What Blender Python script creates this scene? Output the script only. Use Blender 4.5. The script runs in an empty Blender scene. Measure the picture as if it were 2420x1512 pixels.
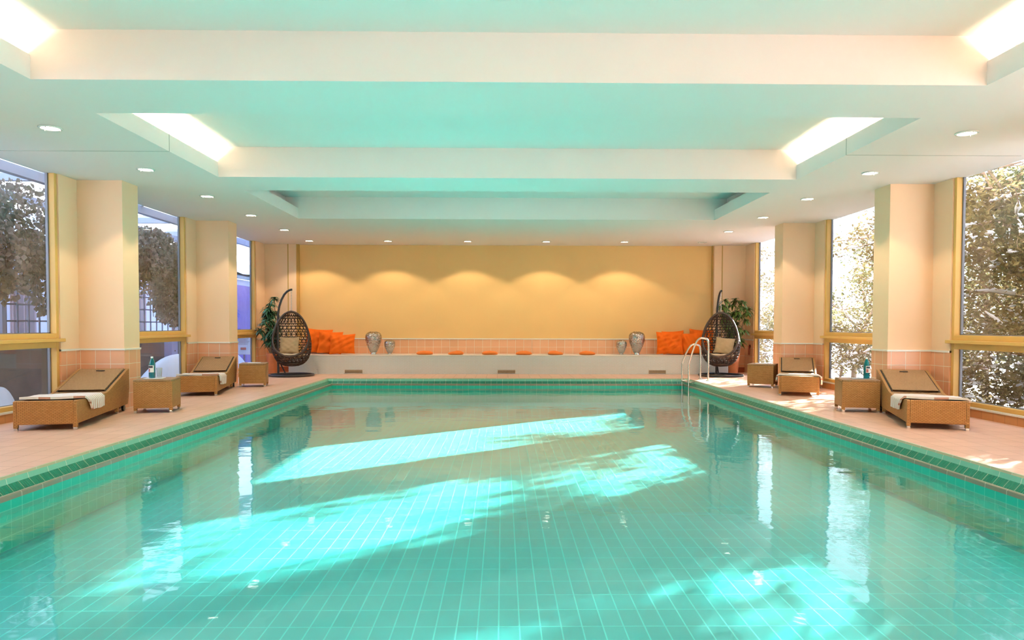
import bpy, math, random
from mathutils import Vector, Matrix
random.seed(7)
PI = math.pi
S = bpy.context.scene
COL = S.collection

# ------------------------------------------------------------------ camera
W_, H_ = 2420.0, 1512.0
FPX = 1670.74
cam_d = bpy.data.cameras.new('camera')
cam = bpy.data.objects.new('camera', cam_d)
COL.objects.link(cam)
cam_d.sensor_fit = 'HORIZONTAL'
cam_d.sensor_width = 36.0
cam_d.lens = 36.0 * FPX / W_
cam_d.shift_y = 60.14 / W_
cam_d.clip_start = 0.05
cam_d.clip_end = 400
YAW, PITCH, ROLL, EYE = 0.0132, -0.029, -0.0021, 1.1825
fw = Vector((math.sin(YAW) * math.cos(PITCH), math.cos(YAW) * math.cos(PITCH), math.sin(PITCH)))
rt = Vector((math.cos(YAW), -math.sin(YAW), 0))
up = rt.cross(fw)
c_, s_ = math.cos(ROLL), math.sin(ROLL)
rt2 = rt * c_ - up * s_
up2 = rt * s_ + up * c_
M = Matrix((rt2, up2, -fw)).transposed().to_4x4()
M.translation = Vector((0, 0, EYE))
cam.matrix_world = M
S.camera = cam

# ------------------------------------------------------------------ view, world, sun
S.view_settings.view_transform = 'Standard'
S.view_settings.look = 'None'
S.view_settings.gamma = 1.0
S.view_settings.use_curve_mapping = False
S.view_settings.exposure = 0.58
cy = S.cycles
cy.use_denoising = True
cy.max_bounces = 6
cy.diffuse_bounces = 3
cy.use_adaptive_sampling = True
cy.adaptive_threshold = 0.15
cy.adaptive_min_samples = 16
cy.glossy_bounces = 4
cy.transmission_bounces = 6
cy.transparent_max_bounces = 12
cy.sample_clamp_indirect = 6.0
cy.caustics_reflective = False
cy.caustics_refractive = False

SKY = 3.0
w = bpy.data.worlds.new('world')
S.world = w
w.use_nodes = True
nt = w.node_tree
nt.nodes.clear()
bg = nt.nodes.new('ShaderNodeBackground')
ow = nt.nodes.new('ShaderNodeOutputWorld')
tc = nt.nodes.new('ShaderNodeTexCoord')
sx = nt.nodes.new('ShaderNodeSeparateXYZ')
cr = nt.nodes.new('ShaderNodeValToRGB')
nt.links.new(tc.outputs['Generated'], sx.inputs[0])
nt.links.new(sx.outputs['Z'], cr.inputs[0])
cr.color_ramp.elements[0].position = 0.0
cr.color_ramp.elements[0].color = (0.86, 0.92, 1.0, 1)
cr.color_ramp.elements[1].position = 0.7
cr.color_ramp.elements[1].color = (0.42, 0.62, 1.0, 1)
nt.links.new(cr.outputs[0], bg.inputs['Color'])
bg.inputs['Strength'].default_value = SKY
nt.links.new(bg.outputs[0], ow.inputs['Surface'])

SUN_SLOPE = 0.82            # dY per dX of the sun's direction on the ground
SUN_DROP = 0.418            # dZ per dX
sun_d = bpy.data.lights.new('sun', 'SUN')
sun_d.energy = 60.0
sun_d.color = (1.0, 0.955, 0.87)
sun_d.angle = 0.012
sun = bpy.data.objects.new('sun', sun_d)
COL.objects.link(sun)
sdir = Vector((-1, -SUN_SLOPE, -SUN_DROP)).normalized()
sun.rotation_euler = sdir.to_track_quat('-Z', 'Y').to_euler()
sun.location = (30, 30, 20)

# room numbers
XL, XR = -5.92, 6.09          # inner faces of the window walls
CL, CRX = -5.295, 5.464       # inner faces of the pillars
ZC = 3.18                     # soffit
ZK = 3.585                    # coffer ceiling
ZT = 0.842                    # top of wall tiles
YB = 17.70                    # back pilasters
YBW = 17.85                   # back wall
YN = -4.2                     # wall behind the camera
PER = 3.811
Y1 = 9.957
CD = 0.422
PXL, PXR, PYB, PYN = -3.864, 4.12, 15.62, 0.9
ZW = -0.185                    # water level
ZP = -0.52                    # pool floor as it appears
XG = 0.16                     # wall thickness to glass

# daylight portals for the window walls
def portal(loc, rot, sx_, sy_):
    d = bpy.data.lights.new('window_portal', 'AREA')
    d.shape = 'RECTANGLE'
    d.size, d.size_y = sx_, sy_
    d.cycles.is_portal = True
    o = bpy.data.objects.new('window_portal', d)
    COL.objects.link(o)
    o.location = loc
    o.rotation_euler = rot
for k in (-3, -2, -1, 0, 1):
    ymid = Y1 + PER * k + CD + (PER - CD) / 2
    for side in (-1, 1):
        X = XL - 0.3 if side < 0 else XR + 0.3
        portal((X, ymid, 1.7), (0, -PI / 2 * side * -1, 0) if False else (0, PI / 2 * side, 0), 3.1, 3.0)

# coves and downlights: energies used by their builders further down
COVE_W = 28.0
SPOT_W = 48.0
LENS = 9.0
WARM = (1.0, 0.80, 0.55)

# ------------------------------------------------------------------ helpers
def link(o, parent=None):
    COL.objects.link(o)
    if parent is not None:
        o.parent = parent
    return o

def tag(o, label=None, cat=None, group=None, kind=None):
    if label: o['label'] = label
    if cat: o['category'] = cat
    if group: o['group'] = group
    if kind: o['kind'] = kind
    return o

def empty(name, loc=(0, 0, 0), rz=0.0):
    o = bpy.data.objects.new(name, None)
    o.empty_display_size = 0.1
    COL.objects.link(o)
    o.location = loc
    o.rotation_euler = (0, 0, rz)
    return o

class MB:
    def __init__(s):
        s.v, s.f, s.m, s.sm = [], [], [], []
        s.T = Matrix.Identity(4)
    def add(s, vs, fs, mi=0, smooth=False):
        b = len(s.v)
        s.v += [tuple(s.T @ Vector(p)) for p in vs]
        for f in fs:
            s.f.append(tuple(b + i for i in f))
            s.m.append(mi)
            s.sm.append(smooth)
        return s
    def box(s, a, b, mi=0, ch=0.0):
        x0, y0, z0 = a
        x1, y1, z1 = b
        if x1 < x0: x0, x1 = x1, x0
        if y1 < y0: y0, y1 = y1, y0
        if z1 < z0: z0, z1 = z1, z0
        vs = [(x0, y0, z0), (x1, y0, z0), (x1, y1, z0), (x0, y1, z0), (x0, y0, z1), (x1, y0, z1), (x1, y1, z1), (x0, y1, z1)]
        fs = [(0, 3, 2, 1), (4, 5, 6, 7), (0, 1, 5, 4), (1, 2, 6, 5), (2, 3, 7, 6), (3, 0, 4, 7)]
        return s.add(vs, fs, mi)
    def quad(s, a, b, c, d, mi=0):
        return s.add([a, b, c, d], [(0, 1, 2, 3)], mi)
    def tube(s, path, r, n=8, mi=0, closed=False, caps=True):
        P = [Vector(p) for p in path]
        N = len(P)
        rr = r if isinstance(r, (list, tuple)) else [r] * N
        vs, fs = [], []
        t0 = (P[1] - P[0]).normalized()
        ref = Vector((0, 0, 1)) if abs(t0.z) < 0.9 else Vector((1, 0, 0))
        u = t0.cross(ref).normalized()
        for i in range(N):
            if closed:
                t = (P[(i + 1) % N] - P[i - 1])
            else:
                t = P[min(i + 1, N - 1)] - P[max(i - 1, 0)]
            if t.length < 1e-9: t = Vector((0, 0, 1))
            t.normalize()
            u = (u - t * u.dot(t))
            if u.length < 1e-6: u = t.orthogonal()
            u.normalize()
            w_ = t.cross(u)
            for k in range(n):
                a = 2 * PI * k / n
                vs.append(tuple(P[i] + (u * math.cos(a) + w_ * math.sin(a)) * rr[i]))
        for i in range(N if closed else N - 1):
            j = (i + 1) % N
            for k in range(n):
                k2 = (k + 1) % n
                fs.append((i * n + k, i * n + k2, j * n + k2, j * n + k))
        s.add(vs, fs, mi, True)
        if caps and not closed:
            s.add(vs[:n], [tuple(range(n))[::-1]], mi)
            s.add(vs[-n:], [tuple(range(n))], mi)
        return s
    def lathe(s, prof, n=32, mi=0, center=(0, 0, 0), smooth=True):
        vs, fs = [], []
        cx, cy_, cz = center
        for r, z in prof:
            for k in range(n):
                a = 2 * PI * k / n
                vs.append((cx + r * math.cos(a), cy_ + r * math.sin(a), cz + z))
        for i in range(len(prof) - 1):
            for k in range(n):
                k2 = (k + 1) % n
                fs.append((i * n + k, i * n + k2, (i + 1) * n + k2, (i + 1) * n + k))
        return s.add(vs, fs, mi, smooth)
    def cyl(s, c, r, h, n=16, mi=0, r2=None):
        r2 = r if r2 is None else r2
        s.lathe([(0.0001, 0), (r, 0)], n, mi, c, False)
        s.lathe([(r, 0), (r2, h)], n, mi, c, True)
        return s.lathe([(r2, h), (0.0001, h)], n, mi, c, False)
    def grid(s, fn, nu, nv, mi=0, smooth=True, wrap=False):
        vs, fs = [], []
        for i in range(nu + 1):
            for j in range(nv + (0 if wrap else 1)):
                vs.append(tuple(fn(i / nu, j / nv)))
        st = nv + (0 if wrap else 1)
        for i in range(nu):
            for j in range(nv):
                j2 = (j + 1) % st if wrap else j + 1
                fs.append((i * st + j, (i + 1) * st + j, (i + 1) * st + j2, i * st + j2))
        return s.add(vs, fs, mi, smooth)
    def prism(s, poly, x0, x1, mi=0, smooth=False):
        """poly: (y,z) outline extruded along x"""
        n = len(poly)
        vs = [(x0, p[0], p[1]) for p in poly] + [(x1, p[0], p[1]) for p in poly]
        fs = [(i, (i + 1) % n, n + (i + 1) % n, n + i) for i in range(n)]
        fs += [tuple(range(n))[::-1], tuple(range(n, 2 * n))]
        return s.add(vs, fs, mi, smooth)
    def build(s, name, mats, parent=None, bevel=0.0, seg=2, sub=0, shade=None):
        me = bpy.data.meshes.new(name)
        me.from_pydata(s.v, [], s.f)
        if not isinstance(mats, (list, tuple)): mats = [mats]
        for m in mats: me.materials.append(m)
        me.polygons.foreach_set('material_index', s.m)
        me.polygons.foreach_set('use_smooth', s.sm if shade is None else [shade] * len(s.f))
        me.update()
        o = bpy.data.objects.new(name, me)
        link(o, parent)
        if bevel > 0:
            md = o.modifiers.new('bevel', 'BEVEL')
            md.width = bevel
            md.segments = seg
            md.limit_method = 'ANGLE'
            md.angle_limit = math.radians(40)
            md.harden_normals = False
        if sub:
            md = o.modifiers.new('sub', 'SUBSURF')
            md.levels = md.render_levels = sub
        return o

def struct(mb, name, mats, **k):
    return tag(mb.build(name, mats, **k), kind='structure')

def copy_tree(o, parent=None):
    c = o.copy()
    COL.objects.link(c)
    c.parent = parent
    for ch in list(o.children):
        copy_tree(ch, c)
    return c

# ------------------------------------------------------------------ materials
class NM:
    def __init__(s, name):
        s.m = bpy.data.materials.new(name)
        s.m.use_nodes = True
        s.t = s.m.node_tree
        s.t.nodes.clear()
        s.out = s.n('ShaderNodeOutputMaterial')
    def n(s, typ, **kw):
        o = s.t.nodes.new(typ)
        for k, v in kw.items():
            if k in ('operation', 'data_type', 'blend_type', 'feature', 'distance', 'noise_dimensions', 'bands_direction', 'wave_type', 'clamp', 'use_clamp', 'offset', 'squash', 'offset_frequency', 'wave_profile'):
                setattr(o, k, v)
            else:
                s.set(o, k, v)
        return o
    def set(s, o, k, v):
        i = o.inputs[int(k[1:])] if (k[0] == '_' and k[1:].isdigit()) else o.inputs[k.replace('_', ' ')] if k.replace('_', ' ') in o.inputs else o.inputs[k]
        if isinstance(v, bpy.types.NodeSocket): s.t.links.new(v, i)
        else: i.default_value = v
    def math(s, op, a, b=None, c=None, clamp=False):
        o = s.t.nodes.new('ShaderNodeMath')
        o.operation = op
        o.use_clamp = clamp
        for i, v in enumerate((a, b, c)):
            if v is None: continue
            if isinstance(v, bpy.types.NodeSocket): s.t.links.new(v, o.inputs[i])
            else: o.inputs[i].default_value = v
        return o.outputs[0]
    def mix(s, f, a, b, bt='MIX'):
        o = s.t.nodes.new('ShaderNodeMix')
        o.data_type = 'RGBA'
        o.blend_type = bt
        for i, v in ((0, f), (6, a), (7, b)):
            if isinstance(v, bpy.types.NodeSocket): s.t.links.new(v, o.inputs[i])
            else: o.inputs[i].default_value = v if i == 0 else (*v[:3], 1)
        return o.outputs[2]
    def coords(s, kind='Object'):
        return s.n('ShaderNodeTexCoord').outputs[kind]
    def noise(s, vec, scale, detail=3, rough=0.5):
        o = s.n('ShaderNodeTexNoise', Vector=vec, Scale=scale, Detail=detail, Roughness=rough)
        return o.outputs[0]
    def bump(s, h, strength=0.3, dist=0.01):
        return s.n('ShaderNodeBump', Strength=strength, Distance=dist, Height=h).outputs[0]
    def bsdf(s, color, rough=0.6, metal=0.0, normal=None, spec=0.5, **kw):
        b = s.n('ShaderNodeBsdfPrincipled')
        for k, v in (('Base Color', color), ('Roughness', rough), ('Metallic', metal), ('Specular IOR Level', spec)):
            if isinstance(v, bpy.types.NodeSocket): s.t.links.new(v, b.inputs[k])
            elif k == 'Base Color': b.inputs[k].default_value = (*v[:3], 1)
            else: b.inputs[k].default_value = v
        if normal is not None: s.t.links.new(normal, b.inputs['Normal'])
        for k, v in kw.items():
            b.inputs[k.replace('_', ' ')].default_value = v
        s.b = b
        s.t.links.new(b.outputs[0], s.out.inputs[0])
        return b.outputs[0]
    def surf(s, sh):
        s.t.links.new(sh, s.out.inputs[0])
    def wallco(s):
        """planar coordinates in metres that follow the face direction (object space)"""
        p = s.n('ShaderNodeSeparateXYZ', Vector=s.coords()).outputs
        g = s.n('ShaderNodeVectorTransform', Vector=s.n('ShaderNodeNewGeometry').outputs['True Normal'])
        g.vector_type = 'NORMAL'
        g.convert_from = 'WORLD'
        g.convert_to = 'OBJECT'
        q = s.n('ShaderNodeSeparateXYZ', Vector=g.outputs[0]).outputs
        ax = s.math('GREATER_THAN', s.math('ABSOLUTE', q[0]), 0.6)
        az = s.math('GREATER_THAN', s.math('ABSOLUTE', q[2]), 0.6)
        u = s.math('ADD', s.math('MULTIPLY', p[0], s.math('SUBTRACT', 1.0, ax)), s.math('MULTIPLY', p[1], ax))
        v = s.math('ADD', s.math('MULTIPLY', p[2], s.math('SUBTRACT', 1.0, az)), s.math('MULTIPLY', p[1], az))
        c = s.n('ShaderNodeCombineXYZ', X=u, Y=v)
        return c.outputs[0]
    def brick(s, vec, c1, c2, cm, bw, bh, mortar, offset=0.0, smooth=0.1):
        o = s.n('ShaderNodeTexBrick', offset=offset, Vector=vec, Scale=1.0)
        o.offset = offset
        o.squash = 1.0
        o.inputs['Color1'].default_value = (*c1, 1)
        o.inputs['Color2'].default_value = (*c2, 1)
        o.inputs['Mortar'].default_value = (*cm, 1)
        o.inputs['Mortar Size'].default_value = mortar
        o.inputs['Mortar Smooth'].default_value = smooth
        o.inputs['Brick Width'].default_value = bw
        o.inputs['Row Height'].default_value = bh
        return o

def shift(nm, vec, d):
    return nm.n('ShaderNodeVectorMath', operation='ADD', _0=vec, _1=d).outputs[0]

def simple(name, color, rough=0.6, metal=0.0, bump=None, spec=0.5, var=0.0, vscale=3.0, **kw):
    nm = NM(name)
    co = nm.coords()
    c = color
    if var:
        n = nm.noise(co, vscale, 4)
        a = tuple(max(0, k * (1 - var)) for k in color)
        b = tuple(min(1, k * (1 + var)) for k in color)
        c = nm.mix(n, a, b)
    nrm = nm.bump(nm.noise(co, bump[0], 3), bump[1], bump[2]) if bump else None
    nm.bsdf(c, rough, metal, nrm, spec, **kw)
    return nm.m

def tile_mat(name, c1, c2, cm, bw, bh, mortar=0.004, off=(0, 0, 0), rough=0.3, offset=0.0, spec=0.5, bump=0.25, world=True):
    nm = NM(name)
    v = nm.wallco()
    v = shift(nm, v, off)
    b = nm.brick(v, c1, c2, cm, bw, bh, mortar, offset)
    r = nm.math('ADD', nm.math('MULTIPLY', b.outputs['Fac'], 0.4), rough)
    nrm = nm.bump(nm.math('SUBTRACT', 1.0, b.outputs['Fac']), bump, 0.004)
    nm.bsdf(b.outputs['Color'], r, 0.0, nrm, spec)
    return nm.m

MAT = {}
MAT['paint_wall'] = simple('paint_wall', (0.96, 0.66, 0.42), 0.65, bump=(160, 0.08, 0.002), var=0.03, vscale=1.2, spec=0.2)
MAT['paint_back'] = simple('paint_back', (0.97, 0.61, 0.25), 0.65, bump=(160, 0.08, 0.002), var=0.03, vscale=1.2, spec=0.2)
MAT['paint_ceiling'] = simple('paint_ceiling', (0.93, 0.81, 0.745), 0.7, bump=(200, 0.06, 0.002), var=0.012, vscale=1.0, spec=0.15)
MAT['groove'] = simple('groove', (0.42, 0.38, 0.31), 0.8)
MAT['groove_wall'] = simple('groove_wall', (0.62, 0.36, 0.10), 0.7)
MAT['frame_yellow'] = simple('frame_yellow', (0.80, 0.47, 0.13), 0.45, var=0.06, vscale=6)
MAT['frame_grey'] = simple('frame_grey', (0.24, 0.23, 0.25), 0.45, metal=0.3)
MAT['white_trim'] = simple('white_trim', (0.88, 0.84, 0.76), 0.25)
MAT['wall_tile'] = tile_mat('wall_tile', (0.88, 0.46, 0.26), (0.83, 0.42, 0.23), (0.90, 0.84, 0.70), 0.2075, 0.2075, 0.0035, off=(0.09, -0.003, 0), rough=0.28)
MAT['plinth_tile'] = tile_mat('plinth_tile', (0.66, 0.30, 0.11), (0.58, 0.25, 0.09), (0.40, 0.20, 0.08), 0.2075, 0.4, 0.003, off=(0.05, -0.2, 0), rough=0.3)
MAT['plinth_red'] = simple('plinth_red', (0.42, 0.10, 0.03), 0.4, var=0.1)
MAT['deck_tile'] = tile_mat('deck_tile', (0.79, 0.50, 0.37), (0.73, 0.45, 0.33), (0.50, 0.30, 0.21), 0.245, 0.245, 0.0028, rough=0.42, off=(0.12, 0.0, 0), bump=0.12, spec=0.35)
MAT['coping_beige'] = tile_mat('coping_beige', (0.70, 0.64, 0.40), (0.64, 0.58, 0.36), (0.82, 0.80, 0.68), 0.25, 5.0, 0.004, rough=0.3, off=(0.136, 2, 0))
MAT['pool_tile'] = tile_mat('pool_tile', (0.042, 0.545, 0.565), (0.038, 0.52, 0.54), (0.12, 0.78, 0.76), 0.118, 0.235, 0.0042, rough=0.3, off=(0.02, 0.05, 0), bump=0.1)
MAT['pool_wall_tile'] = tile_mat('pool_wall_tile', (0.005, 0.60, 0.44), (0.005, 0.56, 0.41), (0.13, 0.72, 0.56), 0.125, 0.1, 0.004, rough=0.3, off=(0, 0.02, 0), bump=0.1)

def edge_tile(name, c1, c2, cm, pitch, mortar, shear=0.0, rough=0.3, ribs=0.0):
    """tile seams along the pool's edge: the run is x on the end side and y on the long sides"""
    nm = NM(name)
    p = nm.n('ShaderNodeSeparateXYZ', Vector=nm.coords()).outputs
    g = nm.n('ShaderNodeSeparateXYZ', Vector=nm.n('ShaderNodeNewGeometry').outputs['True Normal']).outputs
    ax = nm.math('GREATER_THAN', nm.math('ABSOLUTE', g[0]), nm.math('ABSOLUTE', g[1]))
    u = nm.math('ADD', nm.math('MULTIPLY', p[0], nm.math('SUBTRACT', 1.0, ax)), nm.math('MULTIPLY', p[1], ax))
    u = nm.math('ADD', u, nm.math('MULTIPLY', p[2], shear))
    fr = nm.math('FRACT', nm.math('DIVIDE', nm.math('ADD', u, 50.005), pitch))
    ln = nm.math('LESS_THAN', fr, mortar / pitch)
    nz = nm.noise(nm.coords(), 4.0, 2)
    base = nm.mix(nz, c1, c2)
    col = nm.mix(ln, base, cm)
    nrm = None
    if ribs:
        nrm = nm.bump(nm.math('SINE', nm.math('MULTIPLY', u, 2 * PI / ribs)), 0.5, 0.004)
    nm.bsdf(col, rough, 0.0, nrm)
    return nm.m
MAT['coping_green'] = edge_tile('coping_green', (0.22, 0.66, 0.47), (0.28, 0.70, 0.54), (0.88, 0.92, 0.76), 0.25, 0.006)
MAT['channel_green'] = edge_tile('channel_green', (0.008, 0.24, 0.15), (0.014, 0.29, 0.18), (0.50, 0.62, 0.44), 0.125, 0.005, rough=0.35, ribs=0.025)
MAT['lip_tile'] = edge_tile('lip_tile', (0.26, 0.24, 0.17), (0.34, 0.31, 0.22), (0.66, 0.62, 0.50), 0.25, 0.006, rough=0.3)

# pebble mosaic of the bench front
nm = NM('pearl_mosaic')
v = nm.wallco()
b = nm.brick(v, (0.97, 0.94, 0.93), (0.97, 0.91, 0.88), (0.56, 0.64, 0.60), 0.034, 0.030, 0.0045, 0.5, 0.4)
nz = nm.noise(nm.coords(), 2.2, 3)
c = nm.mix(nm.math('MULTIPLY', nz, 0.18), b.outputs['Color'], (0.66, 0.84, 0.80))
nm.bsdf(c, 0.3, 0, nm.bump(nm.math('SUBTRACT', 1.0, b.outputs['Fac']), 0.4, 0.004))
MAT['mosaic'] = nm.m

# wicker
def wicker(name, c1, c2, cm, bw=0.034, bh=0.0115, rough=0.5):
    nm = NM(name)
    v = nm.wallco()
    b = nm.brick(v, c1, c2, cm, bw, bh, bh * 0.16, 0.5, 0.6)
    nz = nm.noise(nm.coords(), 60, 2)
    c = nm.mix(nm.math('MULTIPLY', nz, 0.35), b.outputs['Color'], tuple(k * 0.6 for k in c1))
    nm.bsdf(c, rough, 0, nm.bump(nm.math('SUBTRACT', 1.0, b.outputs['Fac']), 0.6, 0.004), 0.3)
    return nm.m
MAT['wicker'] = wicker('wicker', (0.64, 0.33, 0.11), (0.54, 0.26, 0.08), (0.16, 0.06, 0.018), 0.040, 0.0150)
MAT['wicker_top'] = wicker('wicker_top', (0.60, 0.36, 0.17), (0.52, 0.30, 0.13), (0.20, 0.10, 0.045), 0.016, 0.026)
MAT['dark_gap'] = simple('dark_gap', (0.03, 0.02, 0.015), 0.7)
MAT['chrome'] = simple('chrome', (0.78, 0.78, 0.78), 0.16, metal=1.0)
MAT['steel'] = simple('steel', (0.62, 0.60, 0.57), 0.22, metal=1.0)
MAT['rattan'] = simple('rattan', (0.055, 0.030, 0.020), 0.42, var=0.3, vscale=30)
MAT['stand_black'] = simple('stand_black', (0.035, 0.033, 0.036), 0.3)
MAT['cushion_beige'] = simple('cushion_beige', (0.60, 0.43, 0.25), 0.9, bump=(30, 0.25, 0.01))
MAT['seat_beige'] = simple('seat_beige', (0.72, 0.55, 0.36), 0.9, bump=(30, 0.25, 0.01))
MAT['orange'] = simple('orange', (0.92, 0.155, 0.006), 0.75, bump=(14, 0.35, 0.02), spec=0.2)
MAT['orange_pad'] = simple('orange_pad', (0.92, 0.24, 0.05), 0.8, bump=(20, 0.2, 0.01), spec=0.2)
MAT['leaf'] = simple('leaf', (0.06, 0.17, 0.08), 0.35, var=0.6, vscale=9)
MAT['leaf_light'] = simple('leaf_light', (0.13, 0.21, 0.04), 0.35, var=0.6, vscale=9)
MAT['cane'] = simple('cane', (0.30, 0.22, 0.14), 0.8)
MAT['soil'] = simple('soil', (0.05, 0.03, 0.02), 0.95, bump=(40, 0.6, 0.02))
MAT['label_white'] = simple('label_white', (0.82, 0.82, 0.78), 0.5)
MAT['label_dark'] = simple('label_dark', (0.02, 0.03, 0.05), 0.5)
MAT['label_red'] = simple('label_red', (0.45, 0.12, 0.10), 0.5)
MAT['cap_white'] = simple('cap_white', (0.9, 0.9, 0.88), 0.4)
MAT['tray_white'] = simple('tray_white', (0.85, 0.85, 0.85), 0.35)
MAT['tray_grey'] = simple('tray_grey', (0.30, 0.31, 0.33), 0.35)
MAT['hook_red'] = simple('hook_red', (0.30, 0.05, 0.02), 0.4)
MAT['snow'] = simple('snow', (0.76, 0.79, 0.87), 0.8, bump=(6, 0.3, 0.05), spec=0.2)
MAT['bark'] = simple('bark', (0.20, 0.145, 0.11), 0.9, bump=(30, 0.5, 0.02), var=0.3)
MAT['bare_bark'] = simple('bare_bark', (0.30, 0.29, 0.31), 0.9, var=0.2)
MAT['concrete'] = simple('concrete', (0.20, 0.165, 0.15), 0.9, var=0.35, vscale=2.5, bump=(30, 0.2, 0.01))
MAT['house_white'] = simple('house_white', (0.66, 0.68, 0.80), 0.8, var=0.05)
MAT['house_pink'] = simple('house_pink', (0.34, 0.25, 0.26), 0.8)
MAT['trellis'] = simple('trellis', (0.14, 0.15, 0.20), 0.7)
MAT['pergola'] = simple('pergola_timber', (0.40, 0.44, 0.56), 0.7)
MAT['tarp'] = simple('tarp', (0.12, 0.10, 0.45), 0.5, var=0.25, vscale=2, bump=(5, 0.5, 0.05))
MAT['post_blue'] = simple('post_blue', (0.32, 0.36, 0.60), 0.5)
MAT['sign'] = simple('sign', (0.55, 0.57, 0.66), 0.5)
MAT['dark_window'] = simple('dark_window', (0.18, 0.14, 0.14), 0.2)
MAT['roof_slate'] = simple('roof_slate', (0.10, 0.16, 0.22), 0.6, var=0.3)

def leaf_mat(name, a, b, trans=0.35):
    nm = NM(name)
    c = nm.mix(nm.math('MULTIPLY_ADD', nm.noise(nm.coords(), 2.0, 4), 2.6, -0.8, clamp=True), a, b)
    d = nm.n('ShaderNodeBsdfDiffuse', Color=c).outputs[0]
    t = nm.n('ShaderNodeBsdfTranslucent', Color=c).outputs[0]
    nm.surf(nm.n('ShaderNodeMixShader', Fac=trans, _1=d, _2=t).outputs[0])
    return nm.m
MAT['ivy'] = leaf_mat('ivy_leaf', (0.20, 0.18, 0.12), (0.42, 0.33, 0.29), 0.3)
MAT['shrub_brown'] = leaf_mat('shrub_brown', (0.10, 0.075, 0.05), (0.16, 0.14, 0.06), 0.35)
MAT['shrub_green'] = leaf_mat('shrub_green', (0.08, 0.10, 0.045), (0.17, 0.15, 0.075), 0.35)

# glass pane: thin, reflects a little, lets daylight through
nm = NM('window_glass')
lw = nm.n('ShaderNodeLayerWeight', Blend=0.25).outputs['Fresnel']
tr = nm.n('ShaderNodeBsdfTransparent', Color=(0.97, 0.985, 0.98, 1)).outputs[0]
gl = nm.n('ShaderNodeBsdfGlossy', Color=(1, 1, 1, 1), Roughness=0.01).outputs[0]
geo = nm.n('ShaderNodeNewGeometry')
dt = nm.n('ShaderNodeVectorMath', operation='DOT_PRODUCT', _0=geo.outputs['Incoming'], _1=geo.outputs['Normal']).outputs['Value']
k = nm.math('SUBTRACT', 1.0, nm.math('ABSOLUTE', dt))
fac = nm.math('MULTIPLY_ADD', nm.math('POWER', k, 5.0), 0.6, 0.05, clamp=True)
nm.surf(nm.n('ShaderNodeMixShader', Fac=fac, _1=tr, _2=gl).outputs[0])
MAT['glass'] = nm.m

def vessel_glass(name, col, body=0.25):
    nm = NM(name)
    tr = nm.n('ShaderNodeBsdfTransparent', Color=(*col, 1)).outputs[0]
    gl = nm.n('ShaderNodeBsdfGlossy', Color=(1, 1, 1, 1), Roughness=0.05).outputs[0]
    df = nm.n('ShaderNodeBsdfDiffuse', Color=(*col, 1)).outputs[0]
    m1 = nm.n('ShaderNodeMixShader', Fac=body, _1=tr, _2=df).outputs[0]
    f = nm.n('ShaderNodeLayerWeight', Blend=0.35).outputs['Facing']
    nm.surf(nm.n('ShaderNodeMixShader', Fac=nm.math('MULTIPLY', f, 0.6), _1=m1, _2=gl).outputs[0])
    return nm.m
MAT['bottle_glass'] = vessel_glass('bottle_glass', (0.02, 0.33, 0.36), 0.45)
MAT['tumbler_glass'] = vessel_glass('tumbler_glass', (0.86, 0.88, 0.88), 0.1)

# water
nm = NM('pool_water')
co = nm.coords()
mp = nm.n('ShaderNodeMapping', Vector=co)
mp.inputs['Scale'].default_value = (1.0, 1.5, 1.0)
n1 = nm.noise(mp.outputs[0], 2.1, 2, 0.5)
n2 = nm.noise(mp.outputs[0], 11.0, 2, 0.5)
patch = nm.math('MULTIPLY_ADD', nm.noise(co, 0.55, 1), 3.2, -1.35, clamp=True)
h = nm.math('ADD', nm.math('MULTIPLY', n1, 0.55), nm.math('MULTIPLY', nm.math('MULTIPLY', n2, patch), 0.16))
nrm = nm.bump(h, 0.16, 0.045)
geo = nm.n('ShaderNodeNewGeometry')
dt = nm.n('ShaderNodeVectorMath', operation='DOT_PRODUCT', _0=geo.outputs['Incoming'], _1=nrm).outputs['Value']
k = nm.math('SUBTRACT', 1.0, nm.math('ABSOLUTE', dt), clamp=True)
fr = nm.math('MULTIPLY_ADD', nm.math('POWER', k, 6.1), 0.98, 0.006, clamp=True)
tr = nm.n('ShaderNodeBsdfTransparent', Color=(0.90, 1.0, 0.985, 1)).outputs[0]
gl = nm.n('ShaderNodeBsdfGlossy', Color=(1, 1, 1, 1), Roughness=0.035, Normal=nrm).outputs[0]
df = nm.n('ShaderNodeBsdfDiffuse', Color=(0.85, 0.97, 0.95, 1)).outputs[0]
m1 = nm.n('ShaderNodeMixShader', Fac=0.012, _1=tr, _2=df).outputs[0]
nm.surf(nm.n('ShaderNodeMixShader', Fac=fr, _1=m1, _2=gl).outputs[0])
MAT['water'] = nm.m

def emis(name, col, st):
    nm = NM(name)
    nm.surf(nm.n('ShaderNodeEmission', Color=(*col, 1), Strength=st).outputs[0])
    return nm.m
MAT['lens'] = emis('lamp_lens', (1.0, 0.93, 0.78), LENS)
MAT['lens_off'] = simple('lens_off', (0.55, 0.52, 0.45), 0.4)
MAT['tube_lamp'] = emis('tube_lamp', (1.0, 0.88, 0.68), 6.0)

# hammered silver
nm = NM('hammered_silver')
co = nm.coords()
vo = nm.n('ShaderNodeTexVoronoi', Vector=co, Scale=34.0)
hole = nm.math('LESS_THAN', vo.outputs['Distance'], 0.24)
p = nm.n('ShaderNodeSeparateXYZ', Vector=co).outputs
upper = nm.math('MULTIPLY_ADD', p[2], 6.0, -1.3, clamp=True)
hole = nm.math('MULTIPLY', hole, upper)
c = nm.mix(hole, (0.50, 0.45, 0.42), (0.03, 0.025, 0.025))
nm.bsdf(c, 0.2, 0.95, nm.bump(vo.outputs['Distance'], 0.8, 0.012))
MAT['silver'] = nm.m

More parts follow.
